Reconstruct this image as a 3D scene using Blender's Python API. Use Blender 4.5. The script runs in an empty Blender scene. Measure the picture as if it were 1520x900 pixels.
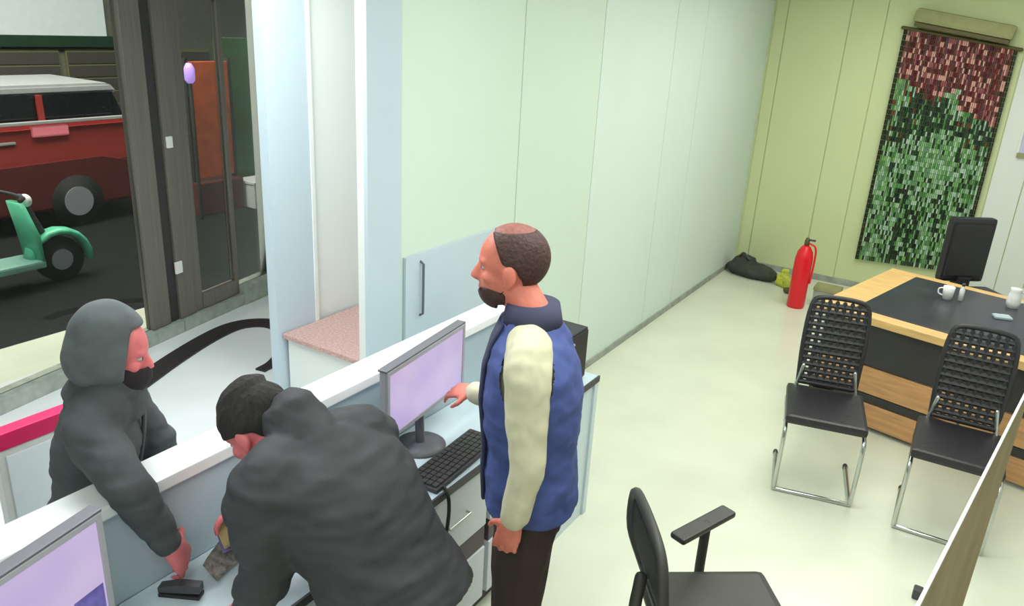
import bpy, bmesh, math, random
from mathutils import Vector, Matrix, noise
random.seed(7)
SC = bpy.context.scene
COL = SC.collection
V = Vector

# ------------------------------------------------------------------ camera
FPX, PITCH, YAW, CAMH = 1150.0, math.radians(20), math.radians(31.5), 2.35
ROLL = math.atan(-180 / 3150)
fh = V((-math.sin(YAW), math.cos(YAW), 0))
fwd = fh * math.cos(PITCH) + V((0, 0, -math.sin(PITCH)))
rt = V((math.cos(YAW), math.sin(YAW), 0))
up0 = rt.cross(fwd)
upv = math.cos(ROLL) * up0 + math.sin(ROLL) * rt
rtv = math.cos(ROLL) * rt - math.sin(ROLL) * up0
cam = bpy.data.objects.new('camera', bpy.data.cameras.new('camera'))
cam.data.sensor_fit = 'HORIZONTAL'
cam.data.sensor_width = 36
cam.data.lens = FPX / 1520 * 36
cam.data.clip_start = 0.02
M = Matrix((rtv, upv, -fwd)).transposed().to_4x4()
M.translation = V((0, 0, CAMH))
cam.matrix_world = M
COL.objects.link(cam)
SC.camera = cam

# ------------------------------------------------------------------ world, lights, exposure
SC.view_settings.view_transform = 'Standard'
SC.view_settings.look = 'None'
SC.view_settings.gamma = 1
SC.view_settings.use_curve_mapping = False
SC.view_settings.exposure = -0.1
w = bpy.data.worlds.new('dusk')
SC.world = w
w.use_nodes = True
w.node_tree.nodes['Background'].inputs[0].default_value = (0.10, 0.13, 0.20, 1)
w.node_tree.nodes['Background'].inputs[1].default_value = 0.25


def area(name, loc, sx, sy, power, col, rot=(0, 0, 0)):
    l = bpy.data.lights.new(name, 'AREA')
    l.shape = 'RECTANGLE'
    l.size, l.size_y, l.energy, l.color = sx, sy, power, col
    o = bpy.data.objects.new(name, l)
    o.location, o.rotation_euler = loc, rot
    COL.objects.link(o)
    return o


area('ceiling_lamp', (-0.5, 5.6, 2.9), 1.4, 3.0, 64, (1.0, 0.99, 0.93))
area('ceiling_lamp', (-0.5, 2.4, 2.9), 1.4, 1.8, 48, (0.99, 1.0, 0.97))
area('ceiling_lamp', (-2.75, 1.9, 2.9), 1.0, 1.8, 80, (0.95, 0.98, 1.0))
area('ceiling_lamp', (-0.3, -0.3, 2.9), 1.0, 1.0, 26, (0.97, 1.0, 0.97))
area('street_fill', (-8.0, 3.5, 5.0), 3.0, 6.0, 680, (1.0, 0.93, 0.85))  # unseen overhead fill, added to brighten the vehicles and boards outside


# ------------------------------------------------------------------ materials
def mat(name, col, rough=0.5, metal=0.0, var=0.06, scale=12.0, bump=0.0, emit=0.0, spec=0.5, stretch=None):
    m = bpy.data.materials.new(name)
    m.use_nodes = True
    nt = m.node_tree
    b = nt.nodes['Principled BSDF']
    b.inputs['Roughness'].default_value = rough
    b.inputs['Metallic'].default_value = metal
    b.inputs['Specular IOR Level'].default_value = spec
    tc = nt.nodes.new('ShaderNodeTexCoord')
    src = tc.outputs['Object']
    if stretch:
        mp = nt.nodes.new('ShaderNodeMapping')
        mp.inputs['Scale'].default_value = stretch
        nt.links.new(src, mp.inputs['Vector'])
        src = mp.outputs['Vector']
    n = nt.nodes.new('ShaderNodeTexNoise')
    n.inputs['Scale'].default_value = scale
    n.inputs['Detail'].default_value = 4
    nt.links.new(src, n.inputs['Vector'])
    r = nt.nodes.new('ShaderNodeValToRGB')
    r.color_ramp.elements[0].position, r.color_ramp.elements[1].position = 0.3, 0.7
    r.color_ramp.elements[0].color = [max(0, c * (1 - var)) for c in col] + [1]
    r.color_ramp.elements[1].color = [min(1, c * (1 + var)) for c in col] + [1]
    nt.links.new(n.outputs['Fac'], r.inputs['Fac'])
    nt.links.new(r.outputs['Color'], b.inputs['Base Color'])
    if bump:
        bp = nt.nodes.new('ShaderNodeBump')
        bp.inputs['Strength'].default_value = bump
        bp.inputs['Distance'].default_value = 0.01
        nt.links.new(n.outputs['Fac'], bp.inputs['Height'])
        nt.links.new(bp.outputs['Normal'], b.inputs['Normal'])
    if emit:
        nt.links.new(r.outputs['Color'], b.inputs['Emission Color'])
        b.inputs['Emission Strength'].default_value = emit
    return m


def mat_attr(name, rough=0.4):
    m = bpy.data.materials.new(name)
    m.use_nodes = True
    a = m.node_tree.nodes.new('ShaderNodeAttribute')
    a.attribute_name = 'Col'
    b = m.node_tree.nodes['Principled BSDF']
    m.node_tree.links.new(a.outputs['Color'], b.inputs['Base Color'])
    b.inputs['Roughness'].default_value = rough
    return m


def mat_glass(name):
    m = bpy.data.materials.new(name)
    m.use_nodes = True
    nt = m.node_tree
    nt.nodes.remove(nt.nodes['Principled BSDF'])
    t = nt.nodes.new('ShaderNodeBsdfTransparent')
    t.inputs[0].default_value = (0.86, 0.90, 0.88, 1)
    g = nt.nodes.new('ShaderNodeBsdfGlossy')
    g.inputs['Roughness'].default_value = 0.03
    f = nt.nodes.new('ShaderNodeFresnel')
    f.inputs[0].default_value = 1.25
    mx = nt.nodes.new('ShaderNodeMixShader')
    nt.links.new(f.outputs[0], mx.inputs[0])
    nt.links.new(t.outputs[0], mx.inputs[1])
    nt.links.new(g.outputs[0], mx.inputs[2])
    nt.links.new(mx.outputs[0], nt.nodes['Material Output'].inputs[0])
    return m


MT = dict(
    floor=mat('polished_tile', (0.76, 0.79, 0.65), 0.25, var=0.05, scale=2.2),
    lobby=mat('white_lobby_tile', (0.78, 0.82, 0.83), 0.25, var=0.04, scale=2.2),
    wall_green=mat('pale_green_wall', (0.665, 0.785, 0.68), 0.5, var=0.015, scale=2, spec=0.15),
    wall_yellow=mat('yellow_green_wall', (0.66, 0.73, 0.42), 0.5, var=0.02, scale=2, spec=0.15),
    wall_pale=mat('pale_blue_green_wall', (0.70, 0.81, 0.75), 0.5, var=0.015, scale=2, spec=0.15),
    wall_white=mat('white_wall', (0.80, 0.84, 0.80), 0.55, var=0.015, scale=2, spec=0.15),
    wall_blue=mat('bluish_paint', (0.55, 0.66, 0.72), 0.5, var=0.02, scale=2, spec=0.15),
    ceil=mat('ceiling_paint', (0.82, 0.84, 0.82), 0.8, var=0.01),
    ledge=mat('white_solid_top', (0.88, 0.91, 0.92), 0.25, var=0.01),
    panel_blue=mat('blue_grey_laminate', (0.42, 0.52, 0.57), 0.4, var=0.03),
    worktop=mat('pale_blue_worktop', (0.62, 0.74, 0.80), 0.3, var=0.03),
    drawer=mat('white_laminate', (0.72, 0.78, 0.82), 0.4, var=0.02),
    dark=mat('dark_edge', (0.06, 0.06, 0.065), 0.5),
    brown_dark=mat('dark_brown_rail', (0.09, 0.07, 0.075), 0.5),
    black=mat('black_plastic', (0.018, 0.018, 0.02), 0.45),
    black_leather=mat('black_leather', (0.022, 0.021, 0.025), 0.42, bump=0.2, scale=60),
    black_mesh=mat('black_mesh', (0.03, 0.03, 0.032), 0.7, var=0.8, scale=160, bump=0.4),
    grey_plastic=mat('grey_plastic', (0.055, 0.055, 0.05), 0.5),
    chrome=mat('chrome', (0.55, 0.57, 0.55), 0.22, metal=1.0, var=0.03),
    steel=mat('brown_grey_frame', (0.20, 0.185, 0.16), 0.45, metal=0.3, var=0.12, stretch=(40, 40, 1), scale=1.5),
    steel_dark=mat('dark_frame', (0.045, 0.045, 0.04), 0.5, metal=0.2),
    kerb=mat('pale_kerb', (0.34, 0.38, 0.33), 0.7, var=0.2),
    asphalt=mat('asphalt', (0.011, 0.0125, 0.0115), 0.9, var=0.3, scale=30, bump=0.3, spec=0.15),
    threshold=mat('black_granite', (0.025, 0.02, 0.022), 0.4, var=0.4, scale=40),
    granite=mat('pink_granite', (0.52, 0.33, 0.30), 0.35, var=0.25, scale=70),
    wood_gold=mat('golden_wood', (0.74, 0.48, 0.19), 0.4, var=0.14, stretch=(2, 14, 14), scale=3),
    wood_orange=mat('orange_wood', (0.60, 0.32, 0.14), 0.45, var=0.18, stretch=(2, 14, 14), scale=3),
    inset=mat('dark_desk_inset', (0.035, 0.037, 0.05), 0.28, var=0.2, scale=5),
    desk_dark=mat('dark_desk_panel', (0.035, 0.033, 0.035), 0.45, var=0.1),
    partition=mat('olive_brown_board', (0.31, 0.25, 0.15), 0.85, var=0.15, scale=3, spec=0.05),
    trim_white=mat('white_edge_band', (0.85, 0.87, 0.80), 0.4, var=0.01),
    red=mat('red_enamel', (0.80, 0.008, 0.02), 0.3, var=0.03),
    crimson=mat('crimson_band', (0.62, 0.008, 0.10), 0.5, var=0.05),
    stand=mat('grey_white_board', (0.66, 0.67, 0.66), 0.5, var=0.03),
    olive=mat('olive_fabric', (0.33, 0.34, 0.16), 0.7, var=0.08),
    olive_dark=mat('dark_olive_wood', (0.10, 0.085, 0.025), 0.6),
    bead=mat_attr('painted_bamboo_beads'),
    skin=mat('skin', (0.68, 0.20, 0.14), 0.5, var=0.12, scale=25),
    skin_pink=mat('skin_pink', (0.70, 0.17, 0.18), 0.5, var=0.12, scale=25),
    hair=mat('dark_brown_hair', (0.055, 0.022, 0.018), 0.6, var=0.4, scale=90, bump=0.5),
    scalp=mat('thin_reddish_hair', (0.25, 0.09, 0.07), 0.6, var=0.2, scale=90, bump=0.3),
    eye=mat('eye_white', (0.42, 0.38, 0.36), 0.2, var=0.0),
    iris=mat('dark_iris', (0.03, 0.015, 0.01), 0.2, var=0.0),
    hoodie=mat('charcoal_fleece', (0.055, 0.062, 0.066), 0.9, var=0.15, scale=18, bump=0.2),
    hood_grey=mat('grey_fleece', (0.10, 0.115, 0.12), 0.9, var=0.18, scale=14, bump=0.2),
    maskm=mat('black_cloth', (0.016, 0.012, 0.014), 0.9),
    jacket=mat('black_jacket', (0.034, 0.036, 0.040), 0.75, var=0.2, scale=10, bump=0.15),
    beanie=mat('black_knit', (0.022, 0.020, 0.018), 0.95, var=0.3, scale=70, bump=0.6, stretch=(1, 1, 0.3)),
    vest=mat('blue_vest', (0.055, 0.085, 0.27), 0.75, var=0.12, scale=9),
    vest_in=mat('dark_vest_front', (0.045, 0.05, 0.10), 0.8, var=0.1),
    cream=mat('cream_shirt', (0.62, 0.60, 0.42), 0.85, var=0.06, scale=10),
    trouser=mat('dark_brown_trousers', (0.035, 0.022, 0.018), 0.85, var=0.15),
    jeans=mat('charcoal_trousers', (0.04, 0.04, 0.05), 0.85, var=0.15),
    shoe=mat('black_shoe', (0.02, 0.018, 0.017), 0.4),
    bezel=mat('silver_bezel', (0.36, 0.36, 0.40), 0.4, var=0.02),
    bezel_dark=mat('grey_bezel_edge', (0.13, 0.13, 0.15), 0.4, var=0.02),
    tower=mat('black_case', (0.03, 0.032, 0.038), 0.45),
    cloth_dark=mat('dark_grey_cloth', (0.05, 0.055, 0.045), 0.9, var=0.2),
    yellow_green=mat('yellow_green_plastic', (0.50, 0.55, 0.06), 0.4, var=0.2),
    paper=mat('white_paper', (0.85, 0.86, 0.84), 0.7, var=0.02),
    note_yellow=mat('yellow_note', (0.62, 0.52, 0.24), 0.7, var=0.15),
    note_purple=mat('purple_note', (0.20, 0.17, 0.36), 0.7, var=0.2),
    note_grey=mat('grey_note', (0.22, 0.20, 0.18), 0.7, var=0.5, scale=60),
    car_red=mat('car_red', (0.42, 0.05, 0.045), 0.3, var=0.05),
    car_maroon=mat('car_maroon', (0.13, 0.025, 0.024), 0.35, var=0.08),
    car_glass=mat('car_window', (0.012, 0.014, 0.016), 0.08),
    car_pale=mat('car_roof_pale', (0.45, 0.46, 0.46), 0.35),  # white-grey reflection on the roof, put into its base colour
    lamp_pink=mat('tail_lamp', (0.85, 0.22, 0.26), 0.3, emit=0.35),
    rubber=mat('tyre_rubber', (0.012, 0.012, 0.012), 0.8),
    mint=mat('mint_green_paint', (0.13, 0.62, 0.38), 0.3, var=0.08),
    mint_pale=mat('pale_mint_paint', (0.26, 0.50, 0.42), 0.4, var=0.08),
    orange=mat('orange_board', (0.62, 0.12, 0.03), 0.5, var=0.2, scale=6),
    green_board=mat('green_board', (0.06, 0.16, 0.05), 0.6, var=0.25, scale=4),
    green_dark=mat('dark_green_board', (0.03, 0.09, 0.045), 0.6, var=0.2),
    olive_wall=mat('olive_grey_render', (0.26, 0.27, 0.21), 0.8, var=0.1),
    white_sign=mat('white_sign', (0.75, 0.82, 0.78), 0.6, var=0.03, emit=0.5),
    purple_lamp=mat('purple_lamp', (0.5, 0.3, 0.85), 0.4, emit=1.0),
    label=mat('white_label', (0.85, 0.85, 0.82), 0.5, var=0.0),
    glass=mat_glass('clear_glass'),
    board=mat('pale_lavender_board', (0.58, 0.58, 0.78), 0.4, var=0.02),
)


def screen_mat():
    m = bpy.data.materials.new('lavender_screen')
    m.use_nodes = True
    nt = m.node_tree
    b = nt.nodes['Principled BSDF']
    tc = nt.nodes.new('ShaderNodeTexCoord')
    n = nt.nodes.new('ShaderNodeTexNoise')
    n.inputs['Scale'].default_value = 2.2
    r = nt.nodes.new('ShaderNodeValToRGB')
    r.color_ramp.elements[0].color = (0.52, 0.42, 0.80, 1)
    r.color_ramp.elements[1].color = (0.76, 0.62, 0.86, 1)
    r.color_ramp.elements[0].position, r.color_ramp.elements[1].position = 0.35, 0.65
    nt.links.new(tc.outputs['Object'], n.inputs['Vector'])
    nt.links.new(n.outputs['Fac'], r.inputs['Fac'])
    nt.links.new(r.outputs['Color'], b.inputs['Emission Color'])
    b.inputs['Emission Strength'].default_value = 0.85
    b.inputs['Base Color'].default_value = (0.02, 0.02, 0.03, 1)
    b.inputs['Roughness'].default_value = 0.3
    return m


MT['screen'] = screen_mat()
MT['screen_dark'] = mat('screen_window', (0.09, 0.07, 0.25), 0.3, emit=0.6, var=0.3, scale=40)


# ------------------------------------------------------------------ mesh helpers
def add_box(bm, x0, x1, y0, y1, z0, z1, bev=0.0, rot=None):
    vs = [bm.verts.new((x, y, z)) for x in (x0, x1) for y in (y0, y1) for z in (z0, z1)]
    idx = [(0, 1, 3, 2), (4, 6, 7, 5), (0, 4, 5, 1), (2, 3, 7, 6), (0, 2, 6, 4), (1, 5, 7, 3)]
    fs = [bm.faces.new([vs[i] for i in f]) for f in idx]
    if bev:
        es = list({e for f in fs for e in f.edges})
        r = bmesh.ops.bevel(bm, geom=es, offset=bev, segments=2, profile=0.6, affect='EDGES')
        vs = list({v for f in r['faces'] for v in f.verts} | {v for v in vs if v.is_valid})
    if rot is not None:
        bmesh.ops.transform(bm, matrix=rot, verts=[v for v in vs if v.is_valid])
    return vs


def frame_from(d):
    d = d.normalized()
    a = V((0, 0, 1)) if abs(d.z) < 0.9 else V((1, 0, 0))
    x = d.cross(a).normalized()
    return x, x.cross(d).normalized()


def add_loft(bm, rings, n=20, p=2.0):
    """rings: (centre, half-axis a, half-axis b); superellipse sections, capped"""
    prev = None
    rows = []
    for c, a, b in rings:
        row = []
        for i in range(n):
            t = 2 * math.pi * i / n
            ct, st = math.cos(t), math.sin(t)
            ca = math.copysign(abs(ct) ** (2 / p), ct)
            sa = math.copysign(abs(st) ** (2 / p), st)
            row.append(bm.verts.new(V(c) + V(a) * ca + V(b) * sa))
        rows.append(row)
    for r0, r1 in zip(rows, rows[1:]):
        for i in range(n):
            bm.faces.new((r0[i], r0[(i + 1) % n], r1[(i + 1) % n], r1[i]))
    bm.faces.new(rows[0][::-1])
    bm.faces.new(rows[-1])
    return rows


def smooth_path(pts, k=4):
    pts = [V(p) for p in pts]
    if len(pts) < 3:
        return pts
    P = [pts[0] * 2 - pts[1]] + pts + [pts[-1] * 2 - pts[-2]]
    out = []
    for i in range(1, len(P) - 2):
        for j in range(k):
            t = j / k
            a, b, c, d = P[i - 1], P[i], P[i + 1], P[i + 2]
            out.append(0.5 * (2 * b + (c - a) * t + (2 * a - 5 * b + 4 * c - d) * t * t + (3 * b - a - 3 * c + d) * t ** 3))
    out.append(pts[-1])
    return out


def add_tube(bm, pts, r, n=10, ends=True):
    pts = [V(p) for p in pts]
    rs = r if isinstance(r, (list, tuple)) else [r] * len(pts)
    rings = []
    x = None
    for i, p in enumerate(pts):
        d = (pts[min(i + 1, len(pts) - 1)] - pts[max(i - 1, 0)]).normalized()
        if x is None:
            x, y = frame_from(d)
        else:
            x = (x - d * x.dot(d)).normalized()
            y = x.cross(d).normalized()
        if ends and i == 0:
            for q in (0.95, 0.6):
                rings.append((p - d * rs[0] * q, x * rs[0] * math.sqrt(1 - q * q), y * rs[0] * math.sqrt(1 - q * q)))
        rings.append((p, x * rs[i], y * rs[i]))
        if ends and i == len(pts) - 1:
            for q in (0.6, 0.95):
                rings.append((p + d * rs[i] * q, x * rs[i] * math.sqrt(1 - q * q), y * rs[i] * math.sqrt(1 - q * q)))
    add_loft(bm, rings, n)


def add_ell(bm, c, a, b, cc, n=16, m=10):
    c, a, b, cc = V(c), V(a), V(b), V(cc)
    rings = []
    for i in range(1, m):
        t = math.pi * i / m
        rings.append((c - cc * math.cos(t), a * math.sin(t), b * math.sin(t)))
    add_loft(bm, rings, n)


def add_lathe(bm, prof, n=20, c=(0, 0, 0)):
    add_loft(bm, [(V(c) + V((0, 0, z)), V((r, 0, 0)), V((0, r, 0))) for r, z in prof], n)


def add_prism(bm, poly, x0, x1, axis='x'):
    """polygon in (y, z) extruded along x"""
    a = [bm.verts.new((x0, y, z)) for y, z in poly]
    b = [bm.verts.new((x1, y, z)) for y, z in poly]
    bm.faces.new(a)
    bm.faces.new(b[::-1])
    n = len(poly)
    for i in range(n):
        bm.faces.new((a[i], b[i], b[(i + 1) % n], a[(i + 1) % n]))


def BM():
    return bmesh.new()


def obj(name, bm, m, parent=None, smooth=False, world=True):
    bmesh.ops.recalc_face_normals(bm, faces=bm.faces)
    me = bpy.data.meshes.new(name)
    bm.to_mesh(me)
    bm.free()
    return obj_me(name, me, m, parent, smooth, world)


def obj_me(name, me, m, parent=None, smooth=False, world=True):
    me.materials.clear()
    me.materials.append(MT[m] if isinstance(m, str) else m)
    if smooth:
        for p in me.polygons:
            p.use_smooth = True
    o = bpy.data.objects.new(name, me)
    COL.objects.link(o)
    if parent:
        o.parent = parent
        if world:   # vertices given in world space under an Empty
            ml = parent.matrix_basis.copy()
            pp = parent.parent
            if pp:
                ml = pp.matrix_basis @ parent.matrix_parent_inverse @ ml
            o.matrix_parent_inverse = ml.inverted()
    return o


def box(name, x0, x1, y0, y1, z0, z1, m, parent=None, bev=0.0, world=True):
    bm = BM()
    add_box(bm, x0, x1, y0, y1, z0, z1, bev)
    return obj(name, bm, m, parent, world=world)


def tag(o, label, cat, group=None):
    o['label'] = label
    o['category'] = cat
    if group:
        o['group'] = group
    return o


def thing(name, label, cat, loc=(0, 0, 0), rz=0, group=None):
    o = bpy.data.objects.new(name, None)
    o.empty_display_size = 0.1
    o.location = loc
    o.rotation_euler = (0, 0, rz)
    o.matrix_basis = Matrix.Translation(loc) @ Matrix.Rotation(rz, 4, 'Z')
    COL.objects.link(o)
    return tag(o, label, cat, group)


def struct(o, label=None):
    o['kind'] = 'structure'
    if label:
        o['label'] = label
    return o


def dup(root, loc, rz, label, group=None):
    r = root.copy()
    COL.objects.link(r)
    r.matrix_basis = Matrix.Translation(loc) @ Matrix.Rotation(rz, 4, 'Z')
    r['label'] = label
    if group:
        r['group'] = group
    for ch in list(root.children):
        c = ch.copy()
        COL.objects.link(c)
        c.parent = r
        for g in list(ch.children):
            d = g.copy()
            COL.objects.link(d)
            d.parent = c
    return r


def remesh(bm, voxel, smooth_it=4, disp=0.0, dscale=9.0, dstretch=(1, 1, 1), fac=0.5):
    """union of overlapping closed shapes -> one continuous skin"""
    bmesh.ops.recalc_face_normals(bm, faces=bm.faces)
    me = bpy.data.meshes.new('tmp')
    bm.to_mesh(me)
    bm.free()
    o = bpy.data.objects.new('tmp', me)
    COL.objects.link(o)
    md = o.modifiers.new('r', 'REMESH')
    md.mode = 'VOXEL'
    md.voxel_size = voxel
    if smooth_it:
        s = o.modifiers.new('s', 'SMOOTH')
        s.iterations = smooth_it
        s.factor = fac
    dg = bpy.context.evaluated_depsgraph_get()
    out = bpy.data.meshes.new_from_object(o.evaluated_get(dg))
    bpy.data.objects.remove(o)
    bpy.data.meshes.remove(me)
    if disp:
        nr = [v.normal.copy() for v in out.vertices]
        for v, nn in zip(out.vertices, nr):
            q = V((v.co.x * dstretch[0], v.co.y * dstretch[1], v.co.z * dstretch[2])) * dscale
            v.co += nn * disp * (noise.noise(q) + 0.5 * noise.noise(q * 2.3))
    return out


# ------------------------------------------------------------------ setting
CEIL = 2.95
struct(box('floor', -5.6, 1.3, -1.3, 8.3, -0.1, 0.0, 'floor'), 'pale polished floor')
struct(box('ceiling', -5.6, 1.3, -1.3, 8.4, CEIL, CEIL + 0.08, 'ceil'))
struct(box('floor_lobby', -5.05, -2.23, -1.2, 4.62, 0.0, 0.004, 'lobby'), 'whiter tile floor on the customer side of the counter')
# long wall at left of the office, vertical panels with joints
W0, WX = 2.40, -2.22
wall = struct(box('wall_left', WX - 0.05, WX - 0.012, W0, 8.3, 0, CEIL, 'wall_white'))
ys = [2.62, 3.60, 4.52, 5.70, 6.33, 8.25]
for i, (a, b) in enumerate(zip(ys, ys[1:])):
    box('wall_panel', WX - 0.012, WX, a + 0.004, b - 0.004, 0.0, CEIL, 'wall_green' if i in (0, 1) else 'wall_pale', wall, 0.002)
box('pilaster', WX - 0.012, WX + 0.012, W0 - 0.002, 2.616, 0, CEIL, 'wall_blue', wall, 0.003)
struct(box('baseboard_left', WX + 0.0, WX + 0.012, 3.2, 8.2, 0, 0.05, 'kerb'))
# far wall
FY = 8.2
far = struct(box('wall_far', -2.25, 1.3, FY + 0.012, FY + 0.1, 0, CEIL, 'wall_yellow'))
xs = [-2.2, -2.08, -1.50, -1.19, -0.05, 0.20, 0.42, 1.25]
for i, (a, b) in enumerate(zip(xs, xs[1:])):
    box('wall_panel', a + 0.004, b - 0.004, FY, FY + 0.012, 0, CEIL, 'wall_white' if a > -0.1 else 'wall_yellow', far, 0.002)
struct(box('baseboard_far', -2.18, 1.2, FY - 0.012, FY, 0, 0.06, 'kerb'))
struct(box('wall_right', 1.2, 1.3, -1.3, 8.3, 0, CEIL, 'wall_white'))
struct(box('wall_back', -5.6, 1.3, -1.3, -1.2, 0, CEIL, 'wall_white'))
struct(box('wall_side', -5.6, -2.26, 4.62, 4.72, 0, CEIL, 'wall_white'))
# pillar by the shop front and the bright wall behind it
pil = struct(box('wall_pillar', -3.50, -3.43, 2.93, 3.24, 0, CEIL, 'wall_blue'), 'pale bluish pillar beside the glass doors')
struct(box('wall_recess', -3.52, -3.45, 3.24, 4.62, 0, CEIL, 'wall_white'))
box('corner_strip', -3.45, -3.425, 3.235, 3.265, 0, CEIL, 'wall_white', pil, 0.003)

# shop front: local frame along the glass line
sp = V((-4.70, 1.89, 0))
sd = V((-0.5, 2.48, 0)).normalized()
SFA = math.atan2(sd.y, sd.x)


def front_root(name, t):
    o = bpy.data.objects.new(name, None)
    p = sp + sd * t
    o.matrix_basis = Matrix.Translation(p) @ Matrix.Rotation(SFA, 4, 'Z')
    COL.objects.link(o)
    o['kind'] = 'structure'
    return o


def lbox(name, t0, t1, d0, d1, z0, z1, m, parent, bev=0.004):
    return box(name, t0, t1, d0, d1, z0, z1, m, parent, bev, world=False)


# left fixed pane
wn = front_root('window_1', 0)
lbox('sill', -3.2, 1.18, -0.07, 0.07, 0.0, 0.10, 'kerb', wn)
lbox('head_rail', -3.2, 1.18, -0.05, 0.05, 2.45, 2.55, 'steel', wn)
lbox('pane', -3.2, 1.18, -0.005, 0.005, 0.10, 2.45, 'glass', wn, 0)
# two glass doors meeting at a pair of heavy stiles
for nm, t0, t1, s0, s1 in (('door_1', 1.18, 1.44, 0.0, 0.26), ('door_2', 1.45, 2.12, 0.0, 0.25)):
    d = front_root(nm, t0)
    wd = t1 - t0
    lbox('stile', s0, s1 - 0.09, -0.035, 0.035, 0.10, 2.45, 'steel', d)
    lbox('stile', s1 - 0.085, s1, -0.022, 0.05, 0.10, 2.45, 'steel_dark' if nm == 'door_1' else 'steel', d)
    if wd > 0.4:
        lbox('pane', s1, wd - 0.04, -0.005, 0.005, 0.16, 2.38, 'glass', d, 0)
        lbox('stile', wd - 0.04, wd, -0.025, 0.025, 0.10, 2.45, 'steel', d)
        lbox('top_rail', s1, wd - 0.04, -0.025, 0.025, 2.38, 2.45, 'steel_dark', d)
        lbox('bottom_rail', s1, wd - 0.04, -0.03, 0.03, 0.10, 0.22, 'steel', d)
    lbox('threshold_rail', s0, wd, -0.07, 0.07, 0.0, 0.095, 'kerb', d)
    zz = 1.42 if nm == 'door_2' else 0.5
    if nm == 'door_2':
        lbox('lock_plate', 0.015, 0.065, -0.052, -0.035, 1.38, 1.46, 'label', d)
        lbox('lock_plate', -0.02, 0.045, -0.052, -0.035, 0.46, 0.55, 'label', d)
w2 = front_root('window_2', 2.12)
lbox('sill', 0.0, 0.75, -0.08, 0.08, 0.0, 0.16, 'kerb', w2)
lbox('pane', 0.0, 0.75, -0.005, 0.005, 0.16, 2.45, 'glass', w2, 0)
lbox('head_rail', 0.0, 0.75, -0.05, 0.05, 2.45, 2.55, 'steel', w2)
lin = front_root('wall_lintel', 0)
lbox('fascia', -3.2, 2.9, -0.06, 0.06, 2.55, CEIL, 'wall_white', lin)
# black granite threshold strip that curves along the doors
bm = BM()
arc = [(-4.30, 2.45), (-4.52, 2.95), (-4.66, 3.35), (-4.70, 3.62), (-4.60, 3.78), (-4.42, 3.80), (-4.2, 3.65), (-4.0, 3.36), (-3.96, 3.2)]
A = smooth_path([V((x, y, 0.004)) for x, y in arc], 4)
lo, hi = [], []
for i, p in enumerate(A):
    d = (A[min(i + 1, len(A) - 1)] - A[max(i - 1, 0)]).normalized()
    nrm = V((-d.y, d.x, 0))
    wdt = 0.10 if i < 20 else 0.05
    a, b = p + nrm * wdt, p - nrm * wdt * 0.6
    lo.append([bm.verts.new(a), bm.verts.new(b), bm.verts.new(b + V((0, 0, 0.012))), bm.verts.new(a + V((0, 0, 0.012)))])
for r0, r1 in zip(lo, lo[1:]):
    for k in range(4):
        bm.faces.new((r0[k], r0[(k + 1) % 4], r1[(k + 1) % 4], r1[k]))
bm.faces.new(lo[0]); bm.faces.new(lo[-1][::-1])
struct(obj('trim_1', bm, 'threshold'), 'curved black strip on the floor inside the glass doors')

# pink granite topped plinth at the pillar
t = thing('plinth', 'low white plinth with pink granite top at the foot of the pillar', 'plinth', (-2.9, 3.2, 0))
box('body', -3.41, -2.34, 2.985, 3.65, 0, 0.47, 'wall_white', t, 0.004)
box('granite_top', -3.425, -2.33, 2.955, 3.67, 0.47, 0.50, 'granite', t, 0.004)

# partition at the right edge
bm = BM()
RP = Matrix.Translation((-0.145, 0, 0)) @ Matrix.Rotation(-math.atan(0.1316), 4, 'Z')
part = struct(obj('wall_partition', bm, 'partition'), 'olive brown board partition with white top edge at the right')
part.matrix_basis = RP
bm = BM(); add_box(bm, -0.012, -0.006, 0.75, 3.35, 0, 1.190)
obj('board', bm, 'partition', part, world=False)
bm = BM(); add_box(bm, -0.013, -0.005, 0.75, 3.36, 1.190, 1.20, 0.001)
obj('edge_band', bm, 'trim_white', part, world=False)
tag(box('door_stop', 0.10, 0.14, 3.42, 3.47, 0, 0.05, 'dark', None, 0.008), 'small dark stopper on the floor beside the white partition edge', 'door stop')

# ------------------------------------------------------------------ reception counter
ct = thing('reception_counter', 'long white reception counter with raised ledge and pale blue worktop', 'counter', (-1.6, 1.6, 0))
box('ledge', -1.895, -1.765, -0.9, 3.12, 1.06, 1.10, 'ledge', ct, 0.006)
box('inner_panel', -1.82, -1.785, -0.9, 3.10, 0.77, 1.06, 'panel_blue', ct)
box('outer_panel', -1.87, -1.82, -0.9, 3.10, 0.0, 1.06, 'drawer', ct)
box('worktop', -1.785, -1.40, -0.9, 3.12, 0.745, 0.77, 'worktop', ct, 0.004)
box('worktop_edge', -1.40, -1.392, -0.9, 3.12, 0.742, 0.772, 'dark', ct)
box('end_panel', -1.82, -1.395, 3.08, 3.115, 0.0, 0.745, 'worktop', ct)
box('carcass', -1.80, -1.44, -0.9, 3.08, 0.10, 0.742, 'panel_blue', ct)
box('plinth_rail', -1.78, -1.46, -0.9, 3.08, 0.0, 0.10, 'brown_dark', ct)
box('bay_panel', -1.44, -1.405, 2.66, 3.08, 0.0, 0.742, 'worktop', ct, 0.003)
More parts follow.
